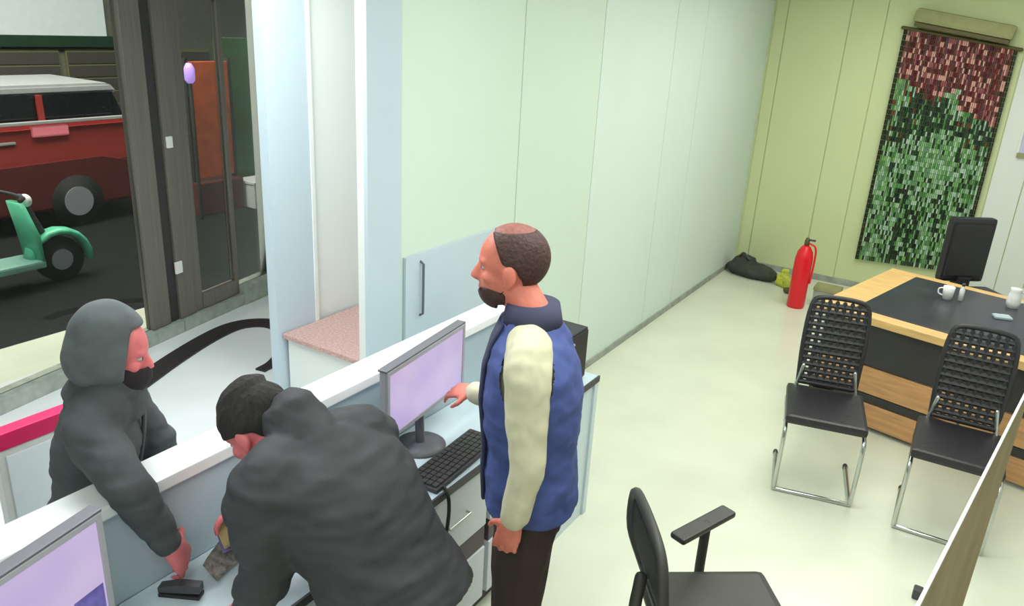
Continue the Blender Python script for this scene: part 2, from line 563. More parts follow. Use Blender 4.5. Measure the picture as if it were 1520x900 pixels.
for y in (0.02, 0.46, 0.90, 1.34, 1.78, 2.22):
    d = box('drawer', -1.44, -1.405, y, y + 0.41, 0.46, 0.735, 'drawer', ct, 0.004)
    bm = BM(); add_tube(bm, [(-1.405, y + 0.14, 0.60), (-1.385, y + 0.14, 0.60), (-1.385, y + 0.27, 0.60), (-1.405, y + 0.27, 0.60)], 0.005, 8)
    obj('handle', bm, 'chrome', d)
    box('rail', -1.44, -1.41, y, y + 0.41, 0.36, 0.455, 'brown_dark', ct, 0.003)
    box('lower_door', -1.44, -1.405, y, y + 0.41, 0.105, 0.355, 'drawer', ct, 0.004)

# low cupboard board on the long wall with a dark pull bar
t = thing('wall_cupboard', 'pale blue wall cupboard with dark pull bar behind the standing man', 'cupboard', (-2.2, 3.0, 0))
box('body', WX + 0.001, WX + 0.012, 2.64, 3.45, 0.0, 1.30, 'wall_blue', t, 0.004)
box('door', WX + 0.012, WX + 0.016, 2.642, 3.448, 0.004, 1.297, 'wall_blue', t, 0.004)
bm = BM(); add_tube(bm, [(WX + 0.017, 2.75, 1.26), (WX + 0.035, 2.75, 1.25), (WX + 0.035, 2.75, 1.0), (WX + 0.017, 2.75, 0.99)], 0.006, 8)
obj('pull_bar', bm, 'bezel_dark', t)


# ------------------------------------------------------------------ monitors
def monitor(name, label, p0, p1, zb, zt, base_z, patch=False):
    """screen faces the staff side; p0 -> p1 is the top edge on plan"""
    p0, p1 = V((p0[0], p0[1], 0)), V((p1[0], p1[1], 0))
    d = (p1 - p0)
    L = d.length
    ang = math.atan2(d.y, d.x)
    mid = (p0 + p1) / 2
    t = thing(name, label, 'monitor', (mid.x, mid.y, base_z), ang)
    h0, h1 = zb - base_z, zt - base_z
    bm = BM(); add_box(bm, -L / 2, L / 2, 0.0, 0.03, h0, h1, 0.006)
    obj('housing', bm, 'bezel', t, world=False)
    b = 0.016
    for x0, x1, z0, z1, m in ((-L / 2, L / 2, h1 - b, h1, 'bezel'), (-L / 2, L / 2, h0, h0 + b, 'bezel'),
                           (-L / 2, -L / 2 + b, h0 + b, h1 - b, 'bezel'), (L / 2 - b, L / 2, h0 + b, h1 - b, 'bezel')):
        bm = BM(); add_box(bm, x0, x1, -0.006, 0.0, z0, z1, 0.002)
        obj('bezel', bm, m, t, world=False)
    bm = BM(); add_box(bm, -L / 2 - 0.003, L / 2 + 0.003, -0.004, 0.034, h1 - 0.001, h1 + 0.007, 0.002)
    obj('top_edge', bm, 'bezel_dark', t, world=False)
    bm = BM(); add_box(bm, -L / 2 + b, L / 2 - b, -0.002, 0.0, h0 + b, h1 - b)
    s = obj('screen', bm, 'screen', t, world=False)
    if patch:
        bm = BM(); add_box(bm, L / 2 - 0.105, L / 2 - 0.022, -0.003, -0.002, h0 + 0.03, h0 + 0.11)
        obj('screen_window', bm, 'screen_dark', s, world=False)
    bm = BM(); add_tube(bm, [(0, 0.03, 0.01), (0, 0.04, h0 + 0.04)], 0.018, 10)
    obj('stand_neck', bm, 'bezel_dark', t, world=False)
    bm = BM(); add_lathe(bm, [(0.10, 0), (0.10, 0.008), (0.04, 0.014), (0.02, 0.02)], 24, (0, 0.03, 0))
    obj('stand_base', bm, 'bezel_dark', t, world=False, smooth=True)
    return t


monitor('monitor', 'computer monitor with lavender screen by the hand of the blue vest man', (-1.60, 1.82), (-1.67, 2.37), 0.93, 1.20, 0.77)
monitor('monitor', 'computer monitor with lavender screen cut by the lower left corner', (-1.53, 0.42), (-1.62, 0.82), 0.90, 1.20, 0.77, True)

# keyboard
t = thing('keyboard', 'black computer keyboard in front of the farther monitor', 'keyboard', (-1.49, 2.08, 0.77), math.pi / 2 + 0.06)
bm = BM(); add_box(bm, -0.22, 0.22, -0.07, 0.07, 0, 0.018, 0.005); obj('base', bm, 'dark', t, world=False)
bm = BM()
for r in range(5):
    for c in range(15):
        x = -0.21 + c * 0.028; y = -0.06 + r * 0.024
        add_box(bm, x, x + 0.024, y, y + 0.02, 0.018, 0.026)
k = obj('keys', bm, 'grey_plastic', t, world=False); k['kind'] = 'stuff'
# cash and small things on the worktop
t = thing('banknote_bundle', 'yellow, purple and grey banknotes held in the hand of the bending man', 'banknotes', (-1.675, 1.225, 0.77))
for m, z, yy, tilt, tw in (('note_yellow', 0.135, 0.0, 1.0, 0.15), ('note_yellow', 0.115, 0.012, 0.85, -0.1), ('note_purple', 0.085, 0.02, 1.0, -0.2), ('note_grey', 0.045, -0.055, 0.8, 0.5), ('note_grey', 0.038, -0.02, 0.6, 0.2)):
    bm = BM()
    add_box(bm, -0.032, 0.032, -0.062, 0.062, -0.002, 0.002)
    bmesh.ops.subdivide_edges(bm, edges=bm.edges[:], cuts=3, use_grid_fill=True)
    for v in bm.verts:
        v.co.z += 0.006 * math.sin(v.co.y * 40 + v.co.x * 30)
    bmesh.ops.transform(bm, matrix=Matrix.Translation((0.012 * (m == 'note_yellow'), yy, z)) @ Matrix.Rotation(tw, 4, 'Z') @ Matrix.Rotation(tilt, 4, 'Y'), verts=bm.verts)
    obj('banknote', bm, m, t, world=False)
t = thing('stapler', 'small black stapler on the worktop below the hand of the hooded man', 'stapler', (-1.68, 1.04, 0.77), 0.5)
bm = BM(); add_box(bm, -0.06, 0.06, -0.018, 0.018, 0, 0.012, 0.004); obj('base', bm, 'black', t, world=False)
bm = BM(); add_prism(bm, [(-0.06, 0.02), (0.06, 0.014), (0.06, 0.03), (0.0, 0.045), (-0.06, 0.045)], -0.014, 0.014)
bmesh.ops.transform(bm, matrix=Matrix.Rotation(math.pi / 2, 4, 'Z'), verts=bm.verts); obj('arm', bm, 'dark', t, world=False)
bm = BM(); add_box(bm, -0.06, -0.045, -0.012, 0.012, 0.008, 0.03); obj('hinge', bm, 'chrome', t, world=False)
t = thing('computer_case', 'black upright computer case on the far end of the counter', 'computer', (-1.50, 2.98, 0.77))
box('body', -1.60, -1.45, 2.86, 3.06, 0.772, 1.03, 'tower', t, 0.006)
box('front_panel', -1.45, -1.442, 2.87, 3.05, 0.785, 1.02, 'black', t, 0.003)
bm = BM(); add_tube(bm, [(-1.442, 2.9, 0.99), (-1.438, 2.9, 0.99)], 0.008, 10); obj('power_button', bm, 'bezel', t)
pc = thing('cable', 'black cable hanging over the worktop edge behind the bending man', 'cable', (-1.4, 1.9, 0.77))
bm = BM(); add_tube(bm, smooth_path([(-1.55, 1.99, 0.778), (-1.45, 1.92, 0.79), (-1.385, 1.90, 0.76), (-1.37, 1.885, 0.66), (-1.375, 1.85, 0.52), (-1.39, 1.80, 0.40)], 5), 0.007, 8)
obj('wire', bm, 'black', pc, smooth=True)
bm = BM(); add_box(bm, -1.40, -1.37, 1.78, 1.82, 0.36, 0.41, 0.004); obj('plug', bm, 'bezel', pc)

# crimson topped stand behind the hooded man
t = thing('display_stand', 'white display stand with crimson top band behind the hooded man', 'stand', (-2.55, 1.15, 0))
box('body', -2.575, -2.53, 0.985, 1.40, 0, 0.945, 'stand', t, 0.006)
box('top_band', -2.58, -2.522, 0.978, 1.41, 0.945, 1.005, 'crimson', t, 0.004)
box('front_panel', -2.53, -2.524, 1.01, 1.37, 0.06, 0.92, 'drawer', t, 0.003)


# ------------------------------------------------------------------ people
def hand(bm, wr, d, n, th, curl=0.5, s=1.0):
    """wr wrist, d pointing direction, n palm-facing direction, th towards the thumb side"""
    d = V(d).normalized()
    n = V(n); n = (n - d * n.dot(d)).normalized()
    t_ = d.cross(n)
    th = t_ if t_.dot(V(th)) > 0 else -t_
    wr = V(wr)
    add_loft(bm, [(wr - d * 0.02 * s, th * 0.026 * s, n * 0.02 * s), (wr + d * 0.02 * s, th * 0.032 * s, n * 0.018 * s),
                  (wr + d * 0.06 * s, th * 0.041 * s, n * 0.016 * s), (wr + d * 0.092 * s, th * 0.041 * s, n * 0.013 * s), (wr + d * 0.1 * s, th * 0.036 * s, n * 0.009 * s)], 14, 2.4)
    for off, ln, k in ((0.031, 0.070, 0.9), (0.0105, 0.079, 1.0), (-0.0105, 0.072, 1.1), (-0.031, 0.056, 1.2)):
        p = wr + d * (0.088 - abs(off) * 0.15) * s + th * off * s
        dirv = (d + th * off * 2.2).normalized()
        pts = [p]
        ang = 0.25 * curl
        for f in (0.45, 0.32, 0.23):
            dd = (dirv * math.cos(ang) + n * math.sin(ang)).normalized()
            p = p + dd * ln * f * s
            pts.append(p)
            ang += curl * k
        add_tube(bm, pts, [0.0095 * s, 0.009 * s, 0.0083 * s, 0.0068 * s], 8)
    p = wr + d * 0.028 * s + th * 0.028 * s
    q = p + (d * 0.55 + th * 0.75 + n * 0.25).normalized() * 0.042 * s
    r = q + (d * 0.85 + th * 0.25 + n * 0.35).normalized() * 0.03 * s
    add_tube(bm, [p - th * 0.01 * s, p, q, r], [0.013 * s, 0.0125 * s, 0.0105 * s, 0.008 * s], 8)


def head(bm, c, F, U, s=1.0):
    L = U.cross(F).normalized()
    P = lambda f, l, u: c + (F * f + L * l + U * u) * s
    add_ell(bm, P(-0.010, 0, 0.028), L * 0.076 * s, F * 0.098 * s, U * 0.094 * s, 24, 14)
    add_ell(bm, P(0.022, 0, -0.028), L * 0.064 * s, F * 0.068 * s, U * 0.075 * s, 20, 12)
    add_ell(bm, P(0.040, 0, -0.078), L * 0.044 * s, F * 0.046 * s, U * 0.036 * s, 16, 10)
    add_ell(bm, P(0.072, 0, 0.030), L * 0.052 * s, F * 0.018 * s, U * 0.012 * s)           # brow
    add_loft(bm, [(P(0.076, 0, 0.022), L * 0.008 * s, F * 0.012 * s), (P(0.094, 0, -0.008), L * 0.011 * s, F * 0.016 * s),
                  (P(0.098, 0, -0.026), L * 0.017 * s, F * 0.020 * s), (P(0.088, 0, -0.036), L * 0.014 * s, F * 0.014 * s)], 12)
    for sg in (1, -1):
        add_ell(bm, P(0.060, 0.040 * sg, -0.018), L * 0.022 * s, F * 0.02 * s, U * 0.02 * s)  # cheek
        add_ell(bm, P(-0.004, 0.080 * sg, -0.006), L * 0.012 * s, F * 0.020 * s, U * 0.033 * s)   # ear
        add_ell(bm, P(0.002, 0.077 * sg, -0.034), L * 0.009 * s, F * 0.011 * s, U * 0.012 * s)
    for sg in (1, -1):
        add_ell(bm, P(0.066, 0.031 * sg, 0.020), L * 0.019 * s, F * 0.017 * s, U * 0.007 * s)   # upper lid
        add_ell(bm, P(0.064, 0.031 * sg, -0.003), L * 0.018 * s, F * 0.016 * s, U * 0.006 * s)   # lower lid
    add_ell(bm, P(0.083, 0, -0.054), L * 0.024 * s, F * 0.012 * s, U * 0.007 * s)          # lips
    add_ell(bm, P(0.080, 0, -0.066), L * 0.021 * s, F * 0.012 * s, U * 0.008 * s)


def eyes(root, c, F, U, s=1.0):
    L = U.cross(F).normalized()
    for sg in (1, -1):
        bm = BM()
        p = c + (F * 0.0685 + L * 0.031 * sg + U * 0.009) * s
        add_ell(bm, p, L * 0.0125, F * 0.0125, U * 0.0085, 12, 8)
        e = obj('eye', bm, 'eye', root, True)
        bm = BM()
        add_ell(bm, p + F * 0.0098, L * 0.006, F * 0.0036, U * 0.006, 10, 6)
        obj('iris', bm, 'iris', e, True)


def shell(c, F, U, ax, keep, s=1.0, n=96, m=64, thick=0.008):
    """part of an ellipsoid around the head as a thick shell; keep(f,l,u) on the unit sphere"""
    L = U.cross(F).normalized()
    bm = BM()
    vs = {}
    def vert(i, j):
        j %= n
        if (i, j) not in vs:
            th, ph = math.pi * i / m, 2 * math.pi * j / n
            f, l, u = math.sin(th) * math.cos(ph), math.sin(th) * math.sin(ph), math.cos(th)
            vs[(i, j)] = bm.verts.new(c + (F * f * ax[0] + L * l * ax[1] + U * u * ax[2]) * s)
        return vs[(i, j)]
    for i in range(m):
        for j in range(n):
            th, ph = math.pi * (i + .5) / m, 2 * math.pi * (j + .5) / n
            if keep(math.sin(th) * math.cos(ph), math.sin(th) * math.sin(ph), math.cos(th)):
                q = [vert(i, j), vert(i + 1, j), vert(i + 1, j + 1), vert(i, j + 1)]
                try:
                    bm.faces.new(q)
                except ValueError:
                    pass
    bmesh.ops.remove_doubles(bm, verts=bm.verts, dist=1e-5)
    for _ in range(14):
        new = {}
        for v in bm.verts:
            be = [e for e in v.link_edges if e.is_boundary]
            if len(be) == 2:
                new[v] = v.co * 0.4 + (be[0].other_vert(v).co + be[1].other_vert(v).co) * 0.3
        for v, c_ in new.items():
            v.co = c_
    bmesh.ops.recalc_face_normals(bm, faces=bm.faces)
    bmesh.ops.solidify(bm, geom=bm.faces[:], thickness=thick)
    return bm


def torso_rings(pel, chest, neckb, Lp, Fp, Lc, Fc, e=0.0, sc=1.0, low=0.0):
    """pelvis -> shoulders section list; e enlarges (cloth)"""
    pel, chest, neckb = V(pel), V(chest), V(neckb)
    ax = (chest - pel).normalized()
    R_ = []
    def ring(c, L, F, w, d):
        R_.append((c, L * (w * sc + e), F * (d * sc + e)))
    if low:
        ring(pel - V((0, 0, 1)) * low, Lp, Fp, 0.178, 0.125)
    ring(pel - ax * 0.06, Lp, Fp, 0.168, 0.120)
    ring(pel + ax * 0.04, Lp, Fp, 0.165, 0.118)
    m = pel.lerp(chest, 0.45)
    Lm, Fm = (Lp + Lc).normalized(), (Fp + Fc).normalized()
    ring(m, Lm, Fm, 0.152, 0.112)
    ring(pel.lerp(chest, 0.75), Lc, Fc, 0.164, 0.122)
    ring(chest, Lc, Fc, 0.176, 0.124)
    u = (neckb - chest)
    ring(chest + u * 0.45, Lc, Fc, 0.180, 0.108)
    ring(chest + u * 0.75, Lc, Fc, 0.145, 0.085)
    ring(chest + u * 1.0, Lc, Fc, 0.075, 0.068)
    return R_


def limb(bm, pts, rs, e=0.0, n=14):
    P = smooth_path(pts, 4)
    k = (len(P) - 1) / (len(rs) - 1)
    rr = []
    for i in range(len(P)):
        q = i / k
        a = min(int(q), len(rs) - 2)
        rr.append(rs[a] + (rs[a + 1] - rs[a]) * (q - a) + e)
    add_tube(bm, P, rr, n)


def shoe(name, ank, F, root, m='shoe'):
    L = V((-F.y, F.x, 0))
    a = V((ank[0], ank[1], 0))
    bm = BM()
    add_loft(bm, [(a - F * 0.075 + V((0, 0, .045)), L * 0.03, V((0, 0, .04))), (a - F * 0.04 + V((0, 0, .05)), L * 0.04, V((0, 0, .05))),
                  (a + F * 0.05 + V((0, 0, .042)), L * 0.044, V((0, 0, .042))), (a + F * 0.14 + V((0, 0, .03)), L * 0.048, V((0, 0, .03))),
                  (a + F * 0.19 + V((0, 0, .022)), L * 0.03, V((0, 0, .02)))], 16, 2.6)
    obj(name, bm, m, root, True)


ARM = [0.058, 0.050, 0.043, 0.036, 0.029]
LEG = [0.092, 0.078, 0.060, 0.052, 0.038]


def lerp(a, b, t):
    return V(a).lerp(V(b), t)


# ---- 1. standing man in the blue vest
def standing_man():
    t = thing('person', 'standing man in blue padded vest, cream shirt and dark trousers, one hand on monitor', 'person', (-1.06, 1.92, 0))
    F = V((-0.88, -0.47, 0)).normalized(); L = V((-F.y, F.x, 0)); U = V((0, 0, 1))
    pel, chest, nb = V((-1.06, 1.91, 0.95)), V((-1.07, 1.90, 1.29)), V((-1.085, 1.895, 1.50))
    hc = V((-1.170, 1.888, 1.655))
    HF = (F + V((0, 0, -0.06))).normalized(); HU = HF.cross(L).normalized() if HF.cross(L).z > 0 else L.cross(HF).normalized()
    shL, shR = nb + L * 0.185 - V((0, 0, .075)), nb - L * 0.185 - V((0, 0, .075))
    elL = V((-0.955, 1.69, 1.15)); wrL = V((-0.975, 1.675, 0.965))
    wrR = V((-1.44, 2.13, 1.06)); elR = V((-1.22, 2.22, 1.05))
    hipL, hipR = pel + L * 0.09, pel - L * 0.09
    knL, knR = hipL + V((0, 0, -.44)) + F * .02, hipR + V((0, 0, -.44)) + F * .02
    anL, anR = hipL + V((0, 0, -.87)) - F * .02, hipR + V((0, 0, -.87)) - F * .02
    bm = BM()
    head(bm, hc, HF, HU, 1.05)
    add_tube(bm, [nb - U * 0.05, nb + U * 0.02, hc - HU * 0.05 - F * 0.012], [0.066, 0.062, 0.06], 16)
    add_loft(bm, torso_rings(pel, chest, nb, L, F, L, F), 24, 2.3)
    for sh, el, wr in ((shL, elL, wrL), (shR, elR, wrR)):
        limb(bm, [nb.lerp(sh, .6), sh, lerp(sh, el, .5), el, lerp(el, wr, .5), wr], [0.06] + ARM)
    hand(bm, wrL, V((-0.25, -0.05, -1)), V((-0.2, 0.9, 0)), F, 0.45)
    hand(bm, wrR, V((-0.85, 0.02, -0.22)), V((0.1, 0.35, -1)), V((0, -1, 0)), 0.55)
    for hp, kn, an in ((hipL, knL, anL), (hipR, knR, anR)):
        limb(bm, [hp, lerp(hp, kn, .5), kn, lerp(kn, an, .5), an], LEG)
    obj_me('body', remesh(bm, 0.006, 5), 'skin', t, True)
    eyes(t, hc, HF, HU, 1.05)
    # hair: sides and back, thin crown
    obj('hair', shell(hc + HU * 0.033 - HF * 0.014, HF, HU, (0.103, 0.0815, 0.099), lambda f, l, u: u < 0.80 and (u > -0.42 or f < -0.25) and u > -0.8 and f < 0.30 + 0.35 * u and not (f > -0.10 and u < -0.10), 1.05), 'hair', t, True)
    obj('thin_crown', shell(hc + HU * 0.033 - HF * 0.014, HF, HU, (0.101, 0.080, 0.0975), lambda f, l, u: u >= 0.76 and f < 0.55, 1.05, thick=0.005), 'scalp', t, True)['label'] = 'thin reddish hair on the crown'
    obj('beard', shell(hc - HU * 0.066 + HF * 0.034, HF, HU, (0.062, 0.058, 0.060), lambda f, l, u: u < 0.25 and f > -0.35 and not (u > -0.05 and f > 0.75 and abs(l) < 0.45) and not (f < 0.1 and u < -0.6), 1.05), 'hair', t, True)
    # cream shirt: sleeves, collar
    bm = BM()
    for sh, el, wr in ((shL, elL, wrL), (shR, elR, wrR)):
        limb(bm, [nb.lerp(sh, .5), sh, lerp(sh, el, .5), el, lerp(el, wr, .5), lerp(el, wr, .98)], [0.07, 0.070, 0.062, 0.054, 0.049, 0.043])
    add_loft(bm, torso_rings(pel, chest, nb, L, F, L, F, 0.008), 24, 2.3)
    obj_me('shirt', remesh(bm, 0.008, 4, 0.007, 16, (1, 1, 0.7)), 'cream', t, True)
    # vest
    bm = BM()
    rg = torso_rings(pel, chest, nb, L, F, L, F, 0.030, 1.02, 0.0)
    add_loft(bm, rg[:-1] + [(nb + U * 0.012, L * 0.090, F * 0.084), (nb + U * 0.045, L * 0.080, F * 0.076)], 32, 2.4)
    me = remesh(bm, 0.008, 5, 0.008, 11, (1, 1, 1.4))
    # open the armholes: drop faces close to the arm axes
    bm = BM(); bm.from_mesh(me)
    kill = []
    for f in bm.faces:
        c = f.calc_center_median()
        for sh, el, sgn in ((shL, elL, 1), (shR, elR, -1)):
            q = c - (sh - U * 0.03)
            if abs((c - nb).dot(L)) > 0.155 and q.dot(L) * sgn > -0.035 and V((q.dot(F) / 0.078, q.z / 0.115)).length < 1:
                kill.append(f)
                break
    bmesh.ops.delete(bm, geom=kill, context='FACES')
    obj('vest', bm, 'vest', t, True)
    # dark front placket and collar of the vest
    bm = BM()
    pts = [V((pel.x, pel.y, z)).lerp(V((nb.x, nb.y, z)), (z - 0.95) / 0.55) + F * o for z, o in ((0.90, .150), (1.0, .152), (1.1, .146), (1.25, .154), (1.36, .142), (1.44, .118), (1.50, .090))]
    add_loft(bm, [(p, L * 0.07, F * 0.012) for p in pts], 16, 2.2)
    obj('placket', bm, 'vest_in', t, True)
    bm = BM()
    add_loft(bm, [(nb + U * 0.005, L * 0.098, F * 0.092), (nb + U * 0.035, L * 0.090, F * 0.086), (nb + U * 0.062, L * 0.084, F * 0.080)], 28, 2.2)
    obj('collar', bm, 'vest_in', t, True)
    bm = BM()
    add_loft(bm, [(pel + U * 0.10, L * 0.165, F * 0.118), (pel - U * 0.04, L * 0.175, F * 0.125), (pel - U * 0.14, L * 0.17, F * 0.118)], 24, 2.4)
    for hp, kn, an in ((hipL, knL, anL), (hipR, knR, anR)):
        limb(bm, [hp, lerp(hp, kn, .5), kn, lerp(kn, an, .5), lerp(kn, an, 1.0)], [0.105, 0.098, 0.084, 0.076, 0.072])
    obj_me('trousers', remesh(bm, 0.010, 4, 0.007, 13, (1, 1, 0.5)), 'trouser', t, True)
    shoe('shoe', anL, F, t); shoe('shoe', anR, F, t)


standing_man()


# ---- 2. hooded man on the customer side
def hooded_man():
    t = thing('person', 'man in charcoal hoodie with hood up and black face mask leaning over counter', 'person', (-2.3, 1.05, 0))
    F = V((0.66, 0.75, 0)).normalized(); L = V((-F.y, F.x, 0)); U = V((0, 0, 1))
    up = V((0.36, 0.22, 0.90)).normalized()
    Fc = (F - up * F.dot(up)).normalized()
    pel = V((-2.11, 1.05, 0.86)); chest = V((-2.055, 1.065, 1.11)); nb = V((-2.01, 1.095, 1.295))
    hc = V((-1.982, 1.112, 1.410))
    HF = (V((0.66, 0.72, 0)) + V((0, 0, -0.25))).normalized(); HL = V((-HF.y, HF.x, 0)).normalized(); HU = HF.cross(HL).normalized()
    shR, shL = nb - L * 0.150 - up * .06, nb + L * 0.145 - up * .07
    elR = V((-1.745, 0.955, 1.155)); wrR = V((-1.675, 1.025, 0.945))
    elL = V((-2.06, 1.25, 1.03)); wrL = V((-2.03, 1.25, 0.82))
    hipL, hipR = pel + L * 0.09, pel - L * 0.09
    knL, knR = hipL + V((-.0, 0, -.40)) + F * .05, hipR + V((0, 0, -.40)) + F * .03
    anL, anR = hipL + V((0, 0, -.765)) - F * .06, hipR + V((0, 0, -.765)) - F * .12
    bm = BM()
    head(bm, hc, HF, HU, 0.92)
    add_tube(bm, [nb - up * 0.05, nb + up * 0.02, hc - HU * 0.05 - HF * 0.012], [0.066, 0.06, 0.058], 16)
    add_loft(bm, torso_rings(pel, chest, nb, L, Fc, L, Fc, 0, 0.84), 24, 2.3)
    for sh, el, wr in ((shL, elL, wrL), (shR, elR, wrR)):
        limb(bm, [nb.lerp(sh, .6), sh, lerp(sh, el, .5), el, lerp(el, wr, .5), wr], [0.06] + ARM)
    hand(bm, wrR, V((-0.25, 0.45, -0.78)), V((-0.75, -0.45, -0.1)), V((-0.5, 0.8, 0.5)), 0.6, 1.15)
    hand(bm, wrL, V((0.0, 0.02, -1)), V((-0.2, -0.9, 0)), F, 0.5)
    for hp, kn, an in ((hipL, knL, anL), (hipR, knR, anR)):
        limb(bm, [hp, lerp(hp, kn, .5), kn, lerp(kn, an, .5), an], LEG)
    obj_me('body', remesh(bm, 0.006, 5), 'skin_pink', t, True)
    eyes(t, hc, HF, HU, 0.92)
    obj('face_mask', shell(hc - HU * 0.055 + HF * 0.022, HF, HU, (0.083, 0.067, 0.070), lambda f, l, u: f > -0.25 and -0.95 < u < 0.50, 1.0, thick=0.004), 'maskm', t, True)['label'] = 'black cloth face mask'
    # hoodie
    bm = BM()
    add_loft(bm, torso_rings(pel, chest, nb, L, Fc, L, Fc, 0.014, 0.86, 0.03), 28, 2.3)
    for sh, el, wr in ((shL, elL, wrL), (shR, elR, wrR)):
        limb(bm, [nb.lerp(sh, .5), sh, lerp(sh, el, .5), el, lerp(el, wr, .5), lerp(el, wr, 0.86)], [0.08, 0.078, 0.068, 0.061, 0.053, 0.043])
    add_tube(bm, [nb - up * 0.03, nb + up * 0.035 + F * .0], [0.115, 0.092], 20)
    obj_me('hoodie', remesh(bm, 0.008, 4, 0.010, 9, (0.7, 0.7, 2.2)), 'hoodie', t, True)
    hb = shell(hc + HU * 0.012 - HF * 0.022, HF, HU, (0.112, 0.094, 0.136), lambda f, l, u: not (f > 0.56 and u < 0.62) and u > -0.93, 1.0, 96, 64, 0.010)
    for v in hb.verts:   # soft point at the crown, loose cloth down the back
        r = v.co - hc
        v.co += (-HF * 0.012 + HU * 0.006) * max(0.0, min(1.0, (r.dot(HU) - 0.04) / 0.10))
        v.co += -HF * 0.012 * max(0.0, min(1.0, -r.dot(HU) / 0.08)) * max(0.0, min(1.0, -r.dot(HF) / 0.05))
        v.co += r.normalized() * 0.004 * noise.noise(v.co * 18)
    obj('hood', hb, 'hood_grey', t, True)['label'] = 'lighter grey hood drawn over the head'
    bm = BM()
    add_tube(bm, smooth_path([nb + Fc * 0.095, nb.lerp(chest, .5) + Fc * 0.112, chest + Fc * 0.120, chest.lerp(pel, .5) + Fc * 0.112, pel + Fc * 0.115], 4), 0.007, 8)
    obj('zip', bm, 'dark', t, True)
    bm = BM()
    add_loft(bm, [(pel + U * 0.06, L * 0.165, F * 0.118), (pel - U * 0.06, L * 0.17, F * 0.122), (pel - U * 0.12, L * 0.165, F * 0.112)], 24, 2.4)
    for hp, kn, an in ((hipL, knL, anL), (hipR, knR, anR)):
        limb(bm, [hp, lerp(hp, kn, .5), kn, lerp(kn, an, .5), an], [0.102, 0.092, 0.078, 0.070, 0.064])
    obj_me('trousers', remesh(bm, 0.010, 4, 0.007, 13, (1, 1, 0.5)), 'jeans', t, True)
    shoe('shoe', anL, F, t); shoe('shoe', anR, F, t)


hooded_man()


